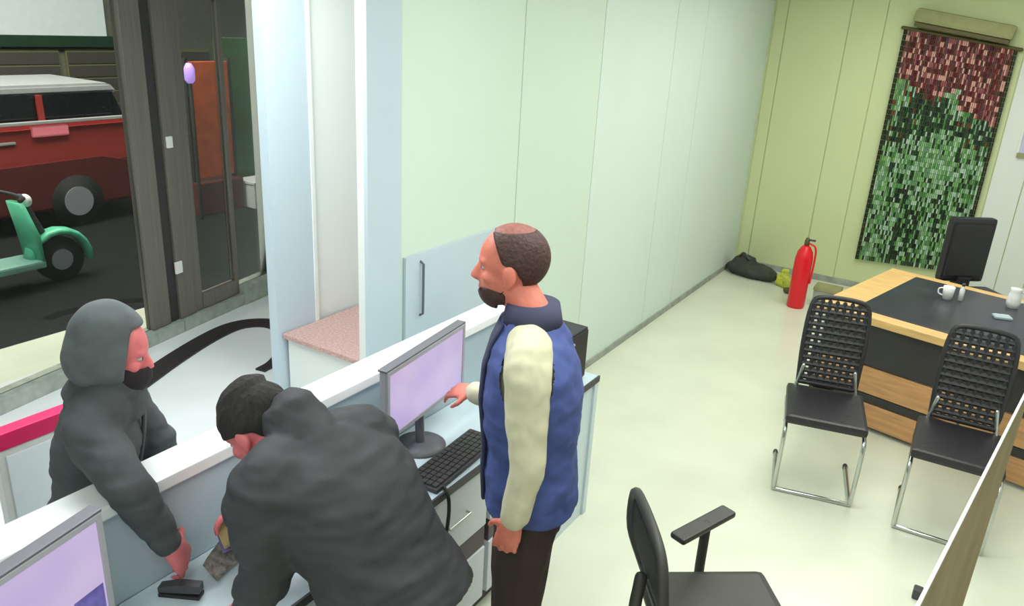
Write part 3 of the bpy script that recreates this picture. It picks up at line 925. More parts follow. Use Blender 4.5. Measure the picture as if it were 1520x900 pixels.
# ---- 3. bending man in black on the staff side
def bending_man():
    t = thing('person', 'man in black jacket and black knit cap bending over the worktop, hand on banknotes', 'person', (-1.0, 1.25, 0))
    F = V((-1.0, 0.05, 0)).normalized(); L = V((-F.y, F.x, 0)); U = V((0, 0, 1))
    up = V((-0.62, 0.0, 0.78)).normalized()
    Fc = (F - up * F.dot(up)).normalized()
    if Fc.z > 0: Fc = V((-0.66, 0.02, -0.72)).normalized()
    Fc = (V((-0.66, 0.02, -0.72)) - up * V((-0.66, 0.02, -0.72)).dot(up)).normalized()
    pel = V((-1.12, 1.31, 0.91)); chest = V((-1.265, 1.285, 1.12)); nb = V((-1.395, 1.265, 1.265))
    hc = V((-1.545, 1.235, 1.262))
    HF = V((-0.66, -0.28, -0.69)).normalized(); HU = V((-0.68, -0.05, 0.70)); HU = (HU - HF * HU.dot(HF)).normalized()
    shL, shR = nb + L * 0.185 - up * .07, nb - L * 0.185 - up * .07
    elL = V((-1.36, 1.085, 0.98)); wrL = V((-1.415, 1.06, 0.845))
    elR = V((-1.47, 1.46, 0.99)); wrR = V((-1.60, 1.285, 1.00))
    Fp = V((-0.93, 0.03, -0.25)).normalized()
    hipL, hipR = pel + L * 0.09 - U * .03, pel - L * 0.09 - U * .03
    knL, knR = hipL + V((-.06, 0, -.41)), hipR + V((-.08, 0, -.41))
    anL, anR = V((hipL.x + .03, hipL.y, .08)), V((hipR.x + .0, hipR.y, .08))
    bm = BM()
    head(bm, hc, HF, HU, 0.98)
    add_tube(bm, [nb - up * 0.05, nb + up * 0.03, hc - HU * 0.04 - HF * 0.02], [0.066, 0.06, 0.058], 16)
    add_loft(bm, torso_rings(pel, chest, nb, L, Fp, L, Fc), 24, 2.3)
    for sh, el, wr in ((shL, elL, wrL), (shR, elR, wrR)):
        limb(bm, [nb.lerp(sh, .6), sh, lerp(sh, el, .5), el, lerp(el, wr, .5), wr], [0.06] + ARM)
    hand(bm, wrL, V((-0.75, 0.15, -0.42)), V((0.0, 0.1, -1)), V((0, 1, 0)), 0.4)
    hand(bm, wrR, V((-0.50, -0.60, -0.30)), V((0.3, -0.2, -1)), V((0.6, -0.7, 0)), 0.6, 1.12)
    for hp, kn, an in ((hipL, knL, anL), (hipR, knR, anR)):
        limb(bm, [hp, lerp(hp, kn, .5), kn, lerp(kn, an, .5), an], LEG)
    obj_me('body', remesh(bm, 0.006, 5), 'skin_pink', t, True)
    eyes(t, hc, HF, HU, 0.98)
    hb = shell(hc + HU * 0.034 - HF * 0.014, HF, HU, (0.112, 0.090, 0.104), lambda f, l, u: u > -0.28 + 0.30 * f - (0.30 if f < -0.3 else 0), 0.98, 96, 64, 0.008)
    for v in hb.verts:
        r = v.co - hc
        v.co += r.normalized() * 0.005 * noise.noise(v.co * 26)
        if r.dot(HU) > 0.10: v.co += HU * 0.012 - HF * 0.008
    obj('knit_cap', hb, 'beanie', t, True)
    bm = BM()
    add_loft(bm, torso_rings(pel, chest, nb, L, Fp, L, Fc, 0.030, 1.08, 0.08), 28, 2.2)
    for sh, el, wr in ((shL, elL, wrL), (shR, elR, wrR)):
        limb(bm, [nb.lerp(sh, .5), sh, lerp(sh, el, .5), el, lerp(el, wr, .5), lerp(el, wr, 0.90)], [0.09, 0.092, 0.080, 0.072, 0.062, 0.048])
    add_tube(bm, [nb - up * 0.04, nb + up * 0.06], [0.11, 0.088], 20)
    obj_me('jacket', remesh(bm, 0.008, 4, 0.010, 9, (0.7, 0.7, 2.2)), 'jacket', t, True)
    bm = BM()
    add_loft(bm, [(pel + U * 0.04, L * 0.17, F * 0.125), (pel - U * 0.06, L * 0.18, F * 0.13), (pel - U * 0.15, L * 0.175, F * 0.12)], 24, 2.4)
    for hp, kn, an in ((hipL, knL, anL), (hipR, knR, anR)):
        limb(bm, [hp, lerp(hp, kn, .5), kn, lerp(kn, an, .5), an], [0.108, 0.098, 0.084, 0.074, 0.066])
    obj_me('trousers', remesh(bm, 0.010, 4, 0.007, 13, (1, 1, 0.5)), 'jeans', t, True)
    shoe('shoe', anL, F, t); shoe('shoe', anR, F, t)


bending_man()

# ------------------------------------------------------------------ executive desk
DK = thing('executive_desk', 'executive desk with golden wood rim around a dark inset top', 'desk', (0.12, 5.45, 0), math.radians(-13))
dw0, dw1, dd0, dd1, dh = -0.80, 0.95, -0.60, 0.66, 0.76
R_ = 0.17


def dbox(name, *a, m='wood_gold', bev=0.006, par=None):
    return box(name, *a, m, par or DK, bev, world=False)


dbox('top_rim', dw0, dw1, dd0, dd0 + 0.11, dh - 0.05, dh)
dbox('top_rim', dw0, dw1, dd1 - 0.09, dd1, dh - 0.05, dh)
dbox('top_rim', dw0, dw0 + 0.20, dd0 + 0.112, dd1 - 0.092, dh - 0.05, dh)
dbox('top_rim', dw1 - 0.12, dw1, dd0 + 0.112, dd1 - 0.092, dh - 0.05, dh)
dbox('inset', dw0 + 0.20, dw1 - 0.12, dd0 + 0.112, dd1 - 0.092, dh - 0.045, dh + 0.002, m='inset', bev=0.002)
dbox('front_panel', dw0 + 0.04, dw1 - 0.04, dd0 + 0.05, dd0 + 0.075, 0.43, dh - 0.05, m='desk_dark')
for a, b in ((dw0 + 0.05, dw0 + 0.33), (dw0 + 0.345, dw0 + 0.93), (dw0 + 0.945, dw0 + 1.68)):
    dbox('wood_panel', a, b, dd0 + 0.045, dd0 + 0.07, 0.25, 0.425, m='wood_orange')
dbox('dark_rail', dw0 + 0.06, dw1 - 0.05, dd0 + 0.05, dd0 + 0.07, 0.19, 0.245, m='desk_dark')
dbox('foot_panel', dw0 + 0.25, dw1 - 0.25, dd0 + 0.05, dd0 + 0.075, 0.03, 0.185, m='wood_orange')
dbox('side_panel', dw0 + 0.02, dw0 + 0.05, dd0 + 0.08, dd1 - 0.06, 0.0, dh - 0.05, m='desk_dark')
dbox('side_panel', dw1 - 0.05, dw1 - 0.02, dd0 + 0.08, dd1 - 0.06, 0.0, dh - 0.05, m='desk_dark')
dbox('corner_post', dw0 + 0.02, dw0 + 0.05, dd0 + 0.04, dd0 + 0.075, 0.46, dh - 0.055, m='trim_white')
for x in (dw0 + 0.30, dw1 - 0.36):
    dbox('pedestal', x, x + 0.06, dd0 + 0.08, dd1 - 0.1, 0.0, dh - 0.05, m='desk_dark')


def on_desk(x, y):
    a = math.radians(-13)
    return (0.12 + x * math.cos(a) - y * math.sin(a), 5.45 + x * math.sin(a) + y * math.cos(a), dh + 0.0025)


t = thing('cup', 'small white cup near the middle of the dark desk top', 'cup', on_desk(-0.28, 0.21))
bm = BM(); add_lathe(bm, [(0.028, 0), (0.034, 0.05), (0.036, 0.085), (0.032, 0.085), (0.026, 0.01)], 20); obj('bowl', bm, 'paper', t, True, world=False)
bm = BM(); add_tube(bm, smooth_path([(-0.034, 0, 0.07), (-0.058, 0, 0.06), (-0.056, 0, 0.03), (-0.033, 0, 0.02)], 4), 0.005, 8); obj('handle', bm, 'paper', t, True, world=False)
t = thing('bottle', 'slim white bottle beside the white cup on the desk', 'bottle', on_desk(-0.21, 0.25))
bm = BM(); add_lathe(bm, [(0.015, 0), (0.016, 0.075), (0.008, 0.09), (0.008, 0.10)], 16); obj('body', bm, 'paper', t, True, world=False)
bm = BM(); add_lathe(bm, [(0.010, 0.10), (0.010, 0.118)], 12); obj('cap', bm, 'dark', t, True, world=False)
t = thing('jug', 'white jug on the far right part of the desk top', 'jug', on_desk(0.06, 0.40))
bm = BM(); add_lathe(bm, [(0.035, 0), (0.042, 0.04), (0.036, 0.09), (0.030, 0.11), (0.036, 0.13)], 20); obj('body', bm, 'paper', t, True, world=False)
bm = BM(); add_tube(bm, smooth_path([(0.036, 0, 0.11), (0.068, 0, 0.10), (0.062, 0, 0.05), (0.042, 0, 0.04)], 4), 0.006, 8); obj('handle', bm, 'paper', t, True, world=False)
t = thing('desk_calculator', 'small blue grey calculator on the right of the desk top', 'calculator', on_desk(0.08, 0.10), 0.3)
bm = BM(); add_box(bm, -0.05, 0.05, -0.035, 0.035, 0, 0.015, 0.004); obj('body', bm, 'panel_blue', t, world=False)
bm = BM(); add_box(bm, -0.04, 0.04, 0.012, 0.028, 0.015, 0.017); obj('display', bm, 'worktop', t, world=False)


# ------------------------------------------------------------------ visitor chairs (facing local -y)
def visitor_chair(label, loc, rz, group):
    t = thing('visitor_chair', label, 'chair', loc, rz, group)
    bm = BM(); add_box(bm, -0.205, 0.205, -0.23, 0.22, 0.425, 0.475, 0.02); obj('seat', bm, 'black_leather', t, world=False)
    # mesh back: frame plus a woven grid
    pts = [(-0.15, 0.20, 0.50), (-0.16, 0.245, 0.72), (-0.15, 0.285, 0.93), (-0.10, 0.297, 0.985), (0.10, 0.297, 0.985), (0.15, 0.285, 0.93), (0.16, 0.245, 0.72), (0.15, 0.20, 0.50)]
    bm = BM(); add_tube(bm, smooth_path(pts, 4) + [V((-0.15, 0.20, 0.50))], 0.014, 8); bf = obj('back_frame', bm, 'black', t, True, world=False)
    bm = BM()
    for i in range(8):
        x = -0.136 + i * 0.039
        add_tube(bm, [(x, 0.205, 0.51), (x, 0.25, 0.74), (x, 0.29, 0.965)], 0.0135, 6)
    for j in range(12):
        z = 0.53 + j * 0.038
        y = 0.205 + (z - 0.51) * 0.19
        add_tube(bm, [(-0.145, y, z), (0.145, y, z)], 0.0145, 6)
    bm2 = obj('mesh_back', bm, 'black', t, world=False)
    bm2['kind'] = 'stuff'
    for sg in (-1, 1):
        x = 0.195 * sg
        bm = BM(); add_tube(bm, smooth_path([(x * .70, 0.205, 0.60), (x * .85, 0.19, 0.44), (x, 0.14, 0.415), (x, -0.10, 0.41), (x, -0.20, 0.40), (x, -0.235, 0.34), (x, -0.225, 0.08), (x, -0.20, 0.02), (x, -0.1, 0.012), (x, 0.22, 0.012)], 3), 0.0115, 8)
        obj('leg', bm, 'chrome', t, True, world=False)
    bm = BM(); add_tube(bm, [(-0.195, -0.205, 0.014), (0.195, -0.205, 0.014)], 0.0115, 8); obj('floor_bar', bm, 'chrome', t, True, world=False)
    bm = BM(); add_tube(bm, [(-0.20, -0.16, 0.41), (0.20, -0.16, 0.41)], 0.010, 8); obj('cross_bar', bm, 'chrome', t, True, world=False)
    for sg in (-1, 1):
        bm = BM(); add_tube(bm, [(0.195 * sg, 0.20, 0.010), (0.195 * sg, 0.225, 0.010)], 0.014, 8); obj('foot_cap', bm, 'black', t, True, world=False)
    return t


VC = visitor_chair('black visitor chair on chrome runners next to the red extinguisher', (-0.51, 4.17, 0), math.radians(13), 'visitor chairs at the executive desk')
dup(VC, (0.14, 4.17, 0), math.radians(2), 'black visitor chair partly hidden by the brown partition', 'visitor chairs at the executive desk')

# ------------------------------------------------------------------ office chair at the bottom of the frame (facing local +y)
OC = thing('office_chair', 'black office swivel chair with mesh back at the bottom edge', 'chair', (-0.458, 2.194, 0), math.atan2(-0.80, 0.60))
bm = BM(); add_box(bm, -0.24, 0.24, -0.22, 0.25, 0.43, 0.50, 0.03); obj('seat', bm, 'grey_plastic', OC, world=False)
bm = BM()
pts = [(-0.20, -0.22, 0.56), (-0.22, -0.27, 0.70), (-0.19, -0.285, 0.85), (-0.10, -0.29, 0.90), (0.10, -0.29, 0.90), (0.19, -0.285, 0.85), (0.22, -0.27, 0.70), (0.20, -0.22, 0.56)]
add_tube(bm, smooth_path(pts, 4) + [V((-0.20, -0.22, 0.56))], 0.018, 8); obj('back_frame', bm, 'grey_plastic', OC, True, world=False)
bm = BM()
add_loft(bm, [(V((0, -0.222, 0.57)), V((0.19, 0, 0)), V((0, 0.008, 0))), (V((0, -0.268, 0.70)), V((0.205, 0, 0)), V((0, 0.008, 0))), (V((0, -0.283, 0.84)), V((0.18, 0, 0)), V((0, 0.008, 0))), (V((0, -0.288, 0.885)), V((0.10, 0, 0)), V((0, 0.006, 0)))], 20, 4)
obj('back_mesh', bm, 'black_mesh', OC, True, world=False)
bm = BM(); add_tube(bm, smooth_path([(0, -0.08, 0.42), (0, -0.24, 0.42), (0, -0.29, 0.50), (0, -0.285, 0.66)], 4), 0.022, 8); obj('back_bracket', bm, 'grey_plastic', OC, True, world=False)
for sg in (-1, 1):
    bm = BM(); add_tube(bm, [(0.20 * sg, 0.02, 0.42), (0.265 * sg, 0.02, 0.44), (0.27 * sg, 0.02, 0.50), (0.27 * sg, 0.02, 0.67)], 0.019, 8); a = obj('armrest', bm, 'grey_plastic', OC, True, world=False)
    bm = BM(); add_box(bm, -0.032, 0.032, -0.15, 0.15, 0.66, 0.685, 0.01, Matrix.Translation((0.27 * sg, 0.01, 0)) @ Matrix.Rotation(math.radians(34), 4, 'Z')); obj('arm_pad', bm, 'grey_plastic', a, world=False)
bm = BM(); add_tube(bm, [(0, 0, 0.09), (0, 0, 0.43)], 0.028, 12); obj('gas_lift', bm, 'black', OC, True, world=False)
bm = BM(); add_tube(bm, [(0.05, 0.08, 0.42), (0.30, 0.14, 0.43)], 0.007, 8); add_ell(bm, (0.31, 0.143, 0.432), (0.018, 0, 0), (0, 0.018, 0), (0, 0, 0.014)); obj('lever', bm, 'black', OC, True, world=False)
for k in range(5):
    a = 2 * math.pi * k / 5 + 0.3
    c, s = math.cos(a), math.sin(a)
    bm = BM(); add_tube(bm, [(0, 0, 0.10), (c * 0.15, s * 0.15, 0.09), (c * 0.29, s * 0.29, 0.075)], [0.028, 0.022, 0.016], 8); lg = obj('leg', bm, 'black', OC, True, world=False)
    bm = BM(); add_tube(bm, [(c * 0.29 - s * 0.02, s * 0.29 + c * 0.02, 0.028), (c * 0.29 + s * 0.02, s * 0.29 - c * 0.02, 0.028)], 0.027, 12, False); obj('castor', bm, 'rubber', lg, True, world=False)

# ------------------------------------------------------------------ executive chair behind the desk
EC = thing('executive_chair', 'high backed dark executive chair behind the desk before the bead curtain', 'chair', (0.06, 6.90, 0), math.radians(38))
bm = BM(); add_box(bm, -0.25, 0.25, -0.28, 0.22, 0.42, 0.52, 0.035); obj('seat', bm, 'black_leather', EC, world=False)
bm = BM(); add_box(bm, -0.19, 0.19, 0.20, 0.28, 0.55, 1.08, 0.03); obj('backrest', bm, 'black_leather', EC, world=False)
bm = BM(); add_box(bm, -0.17, 0.17, 0.185, 0.205, 0.60, 1.03, 0.009); obj('back_cushion', bm, 'black_leather', EC, world=False)
bm = BM(); add_box(bm, -0.05, 0.05, 0.16, 0.27, 0.40, 0.60, 0.01); obj('back_bracket', bm, 'black', EC, world=False)
bm = BM(); add_tube(bm, [(0, 0, 0.08), (0, 0, 0.43)], 0.03, 12); obj('gas_lift', bm, 'black', EC, True, world=False)
for k in range(5):
    a = 2 * math.pi * k / 5
    bm = BM(); add_tube(bm, [(0, 0, 0.09), (math.cos(a) * 0.28, math.sin(a) * 0.28, 0.05)], [0.028, 0.016], 8)
    add_ell(bm, (math.cos(a) * 0.28, math.sin(a) * 0.28, 0.027), (0.027, 0, 0), (0, 0.027, 0), (0, 0, 0.027))
    obj('leg', bm, 'black', EC, True, world=False)

# ------------------------------------------------------------------ bead curtain with olive valance
CU = thing('bead_curtain', 'hanging curtain of painted beads, red flowers above green bamboo', 'curtain', (-0.56, FY - 0.05, 0))
cx0, cx1 = -1.02, -0.10


def rail_z(x):
    return 2.47 - (x - cx0) / (cx1 - cx0) * 0.13


def bead_col(u, v):
    """u 0..1 across, v 0 top .. 1 bottom"""
    rnd = random.random()
    n1 = noise.noise(V((u * 3.2, v * 5.0, 1.3)))
    n2 = noise.noise(V((u * 9.0, v * 9.0, 7.7)))
    flower = v < 0.22 + 0.06 * n1 + (0.06 if u > 0.62 else 0.0)
    if flower:
        if rnd < 0.20: return (0.88, 0.66, 0.62)
        if rnd < 0.38: return (0.62, 0.34, 0.36)
        return random.choice(((0.36, 0.11, 0.11), (0.45, 0.14, 0.15), (0.27, 0.12, 0.11), (0.38, 0.10, 0.20)))
    stem = abs(u - 0.72 - 0.03 * math.sin(v * 6)) < 0.03 or abs(u - 0.38 + 0.05 * v) < 0.025
    leaf = v < 0.42 and n1 > -0.05
    dens = 0.30 + 0.45 * n1 + 0.25 * n2 + (0.30 if leaf else 0.0) + (0.30 if stem else 0)
    if rnd < dens:
        return random.choice(((0.07, 0.18, 0.12), (0.06, 0.14, 0.10), (0.10, 0.28, 0.12), (0.14, 0.22, 0.12)))
    if rnd > 0.94 and v < 0.45: return (0.45, 0.22, 0.12)
    return random.choice(((0.60, 0.74, 0.60), (0.42, 0.60, 0.42), (0.72, 0.82, 0.74), (0.32, 0.54, 0.28), (0.50, 0.70, 0.42)))


bm = BM()
lay = bm.loops.layers.color.new('Col')
NS = 58
for i in range(NS):
    u = (i + 0.5) / NS
    x = cx0 + u * (cx1 - cx0)
    zt, zb = rail_z(x), 0.30 + 0.05 * u
    edge = i < 2 or i > NS - 3
    nb_ = 46
    hh = (zt - zb) / nb_
    for j in range(nb_):
        z1 = zt - j * hh
        z0 = z1 - hh * 0.93
        col = (0.10, 0.11, 0.05) if edge else bead_col(u, j / nb_)
        r = 0.0074
        vs0, vs1 = [], []
        for k in range(5):
            a = 2 * math.pi * k / 5 + i
            vs0.append(bm.verts.new((x + r * math.cos(a), FY - 0.045 + r * math.sin(a), z0)))
            vs1.append(bm.verts.new((x + r * math.cos(a), FY - 0.045 + r * math.sin(a), z1)))
        fs = [bm.faces.new((vs0[k], vs0[(k + 1) % 5], vs1[(k + 1) % 5], vs1[k])) for k in range(5)] + [bm.faces.new(vs1)]
        for f in fs:
            for lp in f.loops:
                lp[lay] = (col[0], col[1], col[2], 1)
bs = obj('bead_strand', bm, 'bead', CU)
bs['kind'] = 'stuff'
bm = BM(); add_tube(bm, [(cx0 - 0.01, FY - 0.045, rail_z(cx0) + 0.012), (cx1 + 0.02, FY - 0.045, rail_z(cx1) + 0.010)], 0.016, 10)
obj('rail', bm, 'olive_dark', CU, True)
VA = thing('curtain_valance', 'rolled olive valance above the bead curtain', 'valance', (-0.56, FY - 0.06, 2.5))
rot = Matrix.Translation((-0.555, FY - 0.080, 2.495)) @ Matrix.Rotation(math.atan(0.15), 4, 'Y')
bm = BM(); add_box(bm, -0.40, 0.40, -0.07, 0.06, -0.02, 0.10, 0.03, rot); obj('roll', bm, 'olive', VA)
bm = BM(); add_box(bm, -0.375, 0.385, -0.075, 0.055, -0.055, -0.02, 0.006, rot); obj('lower_batten', bm, 'olive_dark', VA)
# pale board at the far right of the far wall
t = thing('notice_board', 'pale lavender board on the wall at the upper right edge', 'board', (0.3, FY - 0.02, 1.9))
box('panel', 0.10, 0.62, FY - 0.022, FY - 0.001, 1.50, 2.28, 'board', t, 0.003)
box('lower_frame', 0.09, 0.63, FY - 0.028, FY - 0.001, 1.46, 1.50, 'olive', t, 0.003)
box('side_frame', 0.085, 0.10, FY - 0.028, FY - 0.001, 1.50, 2.28, 'trim_white', t, 0.003)

# ------------------------------------------------------------------ things along the far wall
FE = thing('fire_extinguisher', 'tall red fire extinguisher standing near the far wall', 'extinguisher', (-1.315, 7.17, 0))
bm = BM(); add_lathe(bm, [(0.070, 0), (0.078, 0.02), (0.078, 0.46), (0.066, 0.53), (0.040, 0.575), (0.024, 0.59)], 24); obj('cylinder', bm, 'red', FE, True, world=False)
bm = BM(); add_lathe(bm, [(0.022, 0.585), (0.022, 0.63), (0.012, 0.66)], 14); obj('valve', bm, 'olive_dark', FE, True, world=False)
bm = BM(); add_box(bm, -0.012, 0.07, -0.012, 0.012, 0.635, 0.65, 0.003); obj('lever', bm, 'dark', FE, world=False)
bm = BM(); add_tube(bm, smooth_path([(0.02, 0, 0.61), (0.08, 0, 0.58), (0.092, 0, 0.45), (0.086, 0, 0.25)], 4), 0.009, 8); obj('hose', bm, 'red', FE, True, world=False)

bag = thing('cloth_bag', 'dark grey slumped bag on the floor in the far corner', 'bag', (-1.93, 7.85, 0))
bm = BM()
add_ell(bm, (-1.93, 7.86, 0.06), (0.27, -0.06, 0), (0.05, 0.17, 0), (0, 0, 0.075), 20, 10)
add_ell(bm, (-2.03, 7.93, 0.10), (0.13, 0, 0), (0, 0.12, 0), (0, 0, 0.09))
add_ell(bm, (-1.77, 7.80, 0.06), (0.13, -0.03, 0), (0, 0.11, 0), (0, 0, 0.07))
me = remesh(bm, 0.014, 3, 0.015, 9)
for v in me.vertices: v.co.z = max(v.co.z, 0.004)
obj_me('body', me, 'cloth_dark', bag, True)
bm = BM(); add_tube(bm, smooth_path([(-2.10, 7.88, 0.14), (-2.04, 7.86, 0.22), (-1.97, 7.84, 0.17)], 5), 0.012, 8); obj('strap', bm, 'dark', bag, True)
yb = thing('plastic_bag', 'crumpled yellow green plastic bag beside the dark corner bag', 'bag', (-1.56, 7.72, 0))
bm = BM()
add_ell(bm, (-1.57, 7.72, 0.07), (0.075, 0, 0), (0, 0.07, 0), (0, 0, 0.08))
add_ell(bm, (-1.52, 7.69, 0.05), (0.07, 0, 0), (0, 0.06, 0), (0, 0, 0.055))
add_ell(bm, (-1.57, 7.72, 0.15), (0.03, 0, 0), (0, 0.03, 0), (0, 0, 0.03))
me = remesh(bm, 0.009, 2, 0.022, 22)
for v in me.vertices: v.co.z = max(v.co.z, 0.003)
obj_me('body', me, 'yellow_green', yb, True)
bm = BM(); add_ell(bm, (-1.45, 7.52, 0.03), (0.07, 0, 0), (0, 0.04, 0), (0, 0, 0.035))
me = remesh(bm, 0.008, 2, 0.008, 20)
for v in me.vertices: v.co.z = max(v.co.z, 0.002)
sr = thing('folded_rag', 'small dark rag on the floor left of the red extinguisher', 'rag', (-1.45, 7.52, 0))
obj_me('cloth', me, 'olive_dark', sr, True)
t = thing('small_box', 'small greenish grey box on the floor right of the red extinguisher', 'box', (-1.10, 7.35, 0))
box('carton', -1.20, -0.98, 7.28, 7.44, 0.0, 0.16, 'kerb', t, 0.006)
box('lid', -1.205, -0.975, 7.275, 7.445, 0.16, 0.20, 'olive', t, 0.006)

# ------------------------------------------------------------------ street outside
struct(box('ground_street', -16, -5.35, -4, 14, -0.3, -0.2, 'asphalt'))
struct(box('ground_step', -5.9, -5.2, -2, 4.3, -0.2, -0.02, 'asphalt'))
# red car, side on, along y
CR = thing('minibus', 'red minibus parked across the dark street outside the glass', 'minibus', (-9.9, 3.7, -0.2))
prof_low = [(1.30, 0.02), (5.60, 0.02), (5.74, 0.18), (5.72, 0.50), (5.2, 0.62), (1.5, 0.56), (1.28, 0.4)]
bm = BM(); add_prism(bm, prof_low, -10.65, -9.0); bmesh.ops.bevel(bm, geom=bm.edges[:], offset=0.04, segments=2, affect='EDGES'); obj('lower_body', bm, 'car_maroon', CR)
prof_mid = [(1.36, 0.50), (5.25, 0.50), (5.72, 0.50), (5.70, 0.86), (5.64, 1.0), (1.6, 0.98), (1.34, 0.80)]
bm = BM(); add_prism(bm, prof_mid, -10.60, -9.04); bmesh.ops.bevel(bm, geom=bm.edges[:], offset=0.05, segments=2, affect='EDGES'); obj('upper_body', bm, 'car_red', CR)
bm = BM(); add_prism(bm, [(1.5, 0.97), (5.62, 1.0), (5.50, 1.30), (1.7, 1.30)], -10.45, -9.14); obj('cabin_glass', bm, 'car_glass', CR)
bm = BM(); add_prism(bm, [(1.55, 1.29), (5.60, 1.29), (5.50, 1.40), (1.7, 1.40)], -10.43, -9.16); bmesh.ops.bevel(bm, geom=bm.edges[:], offset=0.03, segments=2, affect='EDGES'); obj('roof', bm, 'car_pale', CR)
for y in (2.2, 4.85):
    for x0, x1 in ((-9.18, -8.98), (-10.66, -10.46)):
        bm = BM(); add_tube(bm, [(x0, y, 0.10), (x1, y, 0.10)], 0.30, 24, False)
        wl = obj('wheel', bm, 'rubber', CR, True)
        if x1 == -8.98:
            bm = BM(); add_tube(bm, [(x1 - 0.01, y, 0.10), (x1 + 0.008, y, 0.10)], 0.17, 20, False); obj('hub_cap', bm, 'bezel', wl)
for y in (2.6, 3.6, 4.6):
    bm = BM(); add_box(bm, -9.13, -9.09, y, y + 0.06, 0.98, 1.30, 0.005); obj('window_post', bm, 'car_red', CR)
bm = BM(); add_box(bm, -9.06, -9.0, 4.46, 4.86, 0.86, 0.98, 0.02); obj('side_lamp', bm, 'lamp_pink', CR)
bm = BM(); add_box(bm, -9.045, -8.985, 1.6, 5.55, 1.0, 1.035, 0.006); obj('window_trim', bm, 'car_pale', CR)
bm = BM(); add_box(bm, -9.10, -9.05, 5.60, 5.73, 0.62, 0.80, 0.015); obj('tail_lamp', bm, 'lamp_pink', CR)
for y in (3.0, 4.1):
    bm = BM(); add_box(bm, -9.06, -9.02, y, y + 0.18, 0.80, 0.83, 0.008); obj('door_handle', bm, 'car_pale', CR)

# mint green scooter
SCO = thing('scooter', 'mint green scooter parked on the street behind the glass', 'scooter', (-7.2, 3.2, -0.2))


def sw(x, y, z):   # runs along y, front towards +y
    return V((-7.3 + x, 3.22 + y, -0.2 + z))


for y, nm in ((0.46, 'front'), (-0.66, 'rear')):
    bm = BM(); add_tube(bm, [sw(-0.05, y, 0.21), sw(0.05, y, 0.21)], 0.21, 24, False); wl = obj('wheel', bm, 'rubber', SCO, True)
    bm = BM(); add_tube(bm, [sw(-0.06, y, 0.21), sw(0.06, y, 0.21)], 0.10, 16, False); obj('hub', bm, 'bezel', wl)
bm = BM()
arc_p = [sw(0, 0.46 + 0.27 * math.cos(a), 0.21 + 0.27 * math.sin(a)) for a in [math.radians(d) for d in range(-10, 171, 20)]]
add_loft(bm, [(p, V((0.085, 0, 0)), (p - sw(0, 0.46, 0.21)).normalized() * 0.035) for p in arc_p], 12, 2.5); obj('front_fender', bm, 'mint', SCO, True)
bm = BM(); add_loft(bm, [(sw(0, 0.24, 0.26), V((0.17, 0, 0)), V((0, 0.03, 0))), (sw(0, 0.22, 0.5), V((0.19, 0, 0)), V((0, 0.035, 0))), (sw(0, 0.15, 0.80), V((0.12, 0, 0)), V((0, 0.04, 0)))], 16, 2.6); obj('leg_shield', bm, 'mint', SCO, True)
bm = BM(); add_box(bm, -7.3 - 0.17, -7.3 + 0.17, 3.22 - 0.38, 3.22 + 0.26, 0.0, 0.07, 0.02); obj('footboard', bm, 'mint_pale', SCO)
bm = BM(); add_loft(bm, [(sw(0, -0.30, 0.36), V((0.13, 0, 0)), V((0, 0, 0.16))), (sw(0, -0.55, 0.42), V((0.19, 0, 0)), V((0, 0, 0.17))), (sw(0, -0.85, 0.46), V((0.15, 0, 0)), V((0, 0, 0.12))), (sw(0, -1.0, 0.48), V((0.06, 0, 0)), V((0, 0, 0.05)))], 18, 2.4); obj('rear_body', bm, 'mint', SCO, True)
bm = BM(); add_loft(bm, [(sw(0, -0.22, 0.60), V((0.11, 0, 0)), V((0, 0, 0.05))), (sw(0, -0.55, 0.64), V((0.14, 0, 0)), V((0, 0, 0.05))), (sw(0, -0.92, 0.66), V((0.11, 0, 0)), V((0, 0, 0.04)))], 16, 2.4); obj('seat', bm, 'black_leather', SCO, True)
bm = BM(); add_tube(bm, [sw(0, 0.44, 0.24), sw(0, 0.20, 0.84)], 0.03, 10); obj('steering_column', bm, 'dark', SCO, True)
bm = BM(); add_tube(bm, smooth_path([sw(-0.30, 0.06, 0.88), sw(-0.14, 0.16, 0.86), sw(0.14, 0.16, 0.86), sw(0.30, 0.06, 0.88)], 4), 0.016, 8); hbx = obj('handlebar', bm, 'dark', SCO, True)
for sg in (-1, 1):
    bm = BM(); add_tube(bm, [sw(0.24 * sg, 0.10, 0.875), sw(0.34 * sg, 0.04, 0.885)], 0.022, 8); obj('grip', bm, 'rubber', hbx, True)
bm = BM(); add_ell(bm, sw(0, 0.24, 0.80), (0.07, 0, 0), (0, 0.05, 0), (0, 0, 0.06)); obj('head_lamp', bm, 'paper', SCO, True)
bm = BM(); add_box(bm, -7.3 - 0.15, -7.3 + 0.15, 3.22 - 1.12, 3.22 - 0.82, 0.50, 0.62, 0.02); obj('carrier_box', bm, 'lamp_pink', SCO)

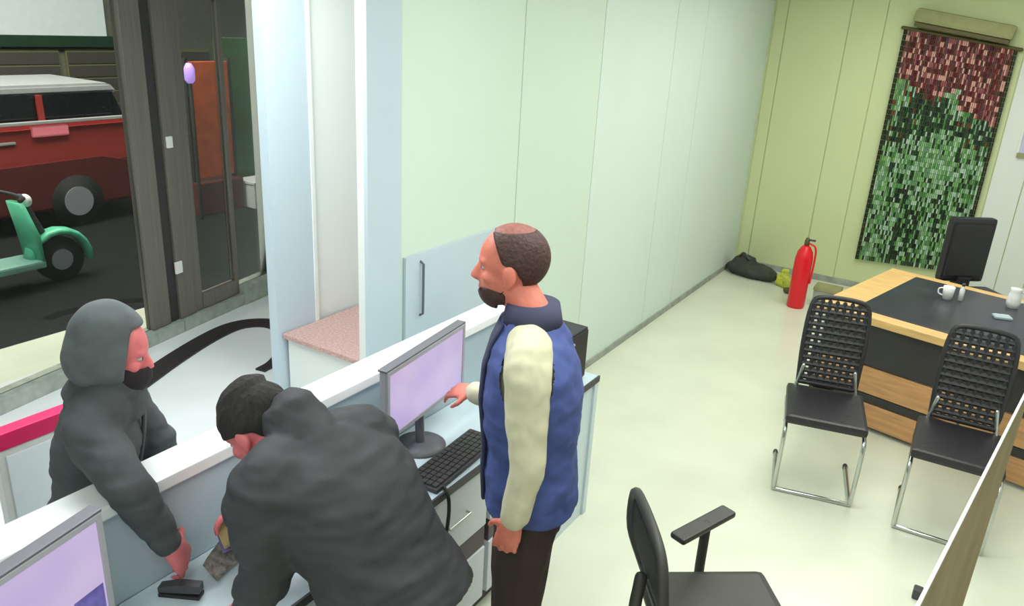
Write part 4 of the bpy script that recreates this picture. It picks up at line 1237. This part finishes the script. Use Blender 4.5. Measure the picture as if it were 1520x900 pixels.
# boards and boxes across the street
t = thing('banner_board', 'tall orange banner board standing across the street', 'banner', (-8.5, 6.35, -0.2))
box('panel', -8.55, -8.50, 6.10, 6.68, 0.26, 1.68, 'orange', t, 0.01)
box('frame_post', -8.56, -8.49, 6.06, 6.10, -0.2, 1.72, 'steel_dark', t)
box('frame_post', -8.56, -8.49, 6.68, 6.72, -0.2, 1.72, 'steel_dark', t)
box('base', -8.70, -8.40, 6.04, 6.74, -0.2, 0.22, 'car_maroon', t, 0.02)
t = thing('shutter_board', 'green board panel to the right of the orange banner', 'board', (-8.7, 7.1, -0.2))
box('panel', -8.78, -8.72, 6.70, 7.75, 0.1, 1.95, 'green_board', t, 0.01)
box('foot', -8.8, -8.68, 6.74, 7.7, -0.2, 0.1, 'steel_dark', t)
t = thing('crate', 'white crate on the pavement below the green board', 'crate', (-8.45, 6.95, -0.2))
box('body', -8.62, -8.25, 6.78, 7.25, -0.199, 0.12, 'paper', t, 0.01)
box('lid', -8.63, -8.24, 6.77, 7.26, 0.12, 0.16, 'paper', t, 0.008)
lp = thing('street_light', 'small purple lamp beside the top of the orange banner', 'lamp', (-8.3, 5.98, -0.2))
bm = BM(); add_tube(bm, [(-8.3, 5.98, -0.2), (-8.3, 5.98, 1.46)], 0.022, 8); obj('post', bm, 'steel_dark', lp, True)
bm = BM(); add_lathe(bm, [(0.03, 1.45), (0.06, 1.49), (0.06, 1.62), (0.03, 1.68)], 14, (-8.3, 5.98, 0)); obj('lantern', bm, 'purple_lamp', lp, True)
bd = thing('shop_building', 'olive grey shop building with pale fascia across the street', 'building', (-13.2, 5, -0.2))
box('wall', -13.6, -13.0, -2, 14, -0.2, 4.5, 'olive_wall', bd)
box('fascia', -13.0, -12.9, -1, 7.8, 1.75, 2.6, 'white_sign', bd, 0.01)
box('green_band', -13.0, -12.86, -1, 8.8, 1.58, 1.75, 'green_dark', bd, 0.01)
for y in (5.7, 7.1, 8.5):
    sh = box('shutter', -13.0, -12.95, y, y + 1.3, -0.2, 1.55, 'olive', bd)
    for k in range(8):
        box('shutter_slat', -12.95, -12.93, y + 0.02, y + 1.28, -0.15 + k * 0.21, 0.03 + k * 0.21, 'steel', sh, 0.004)
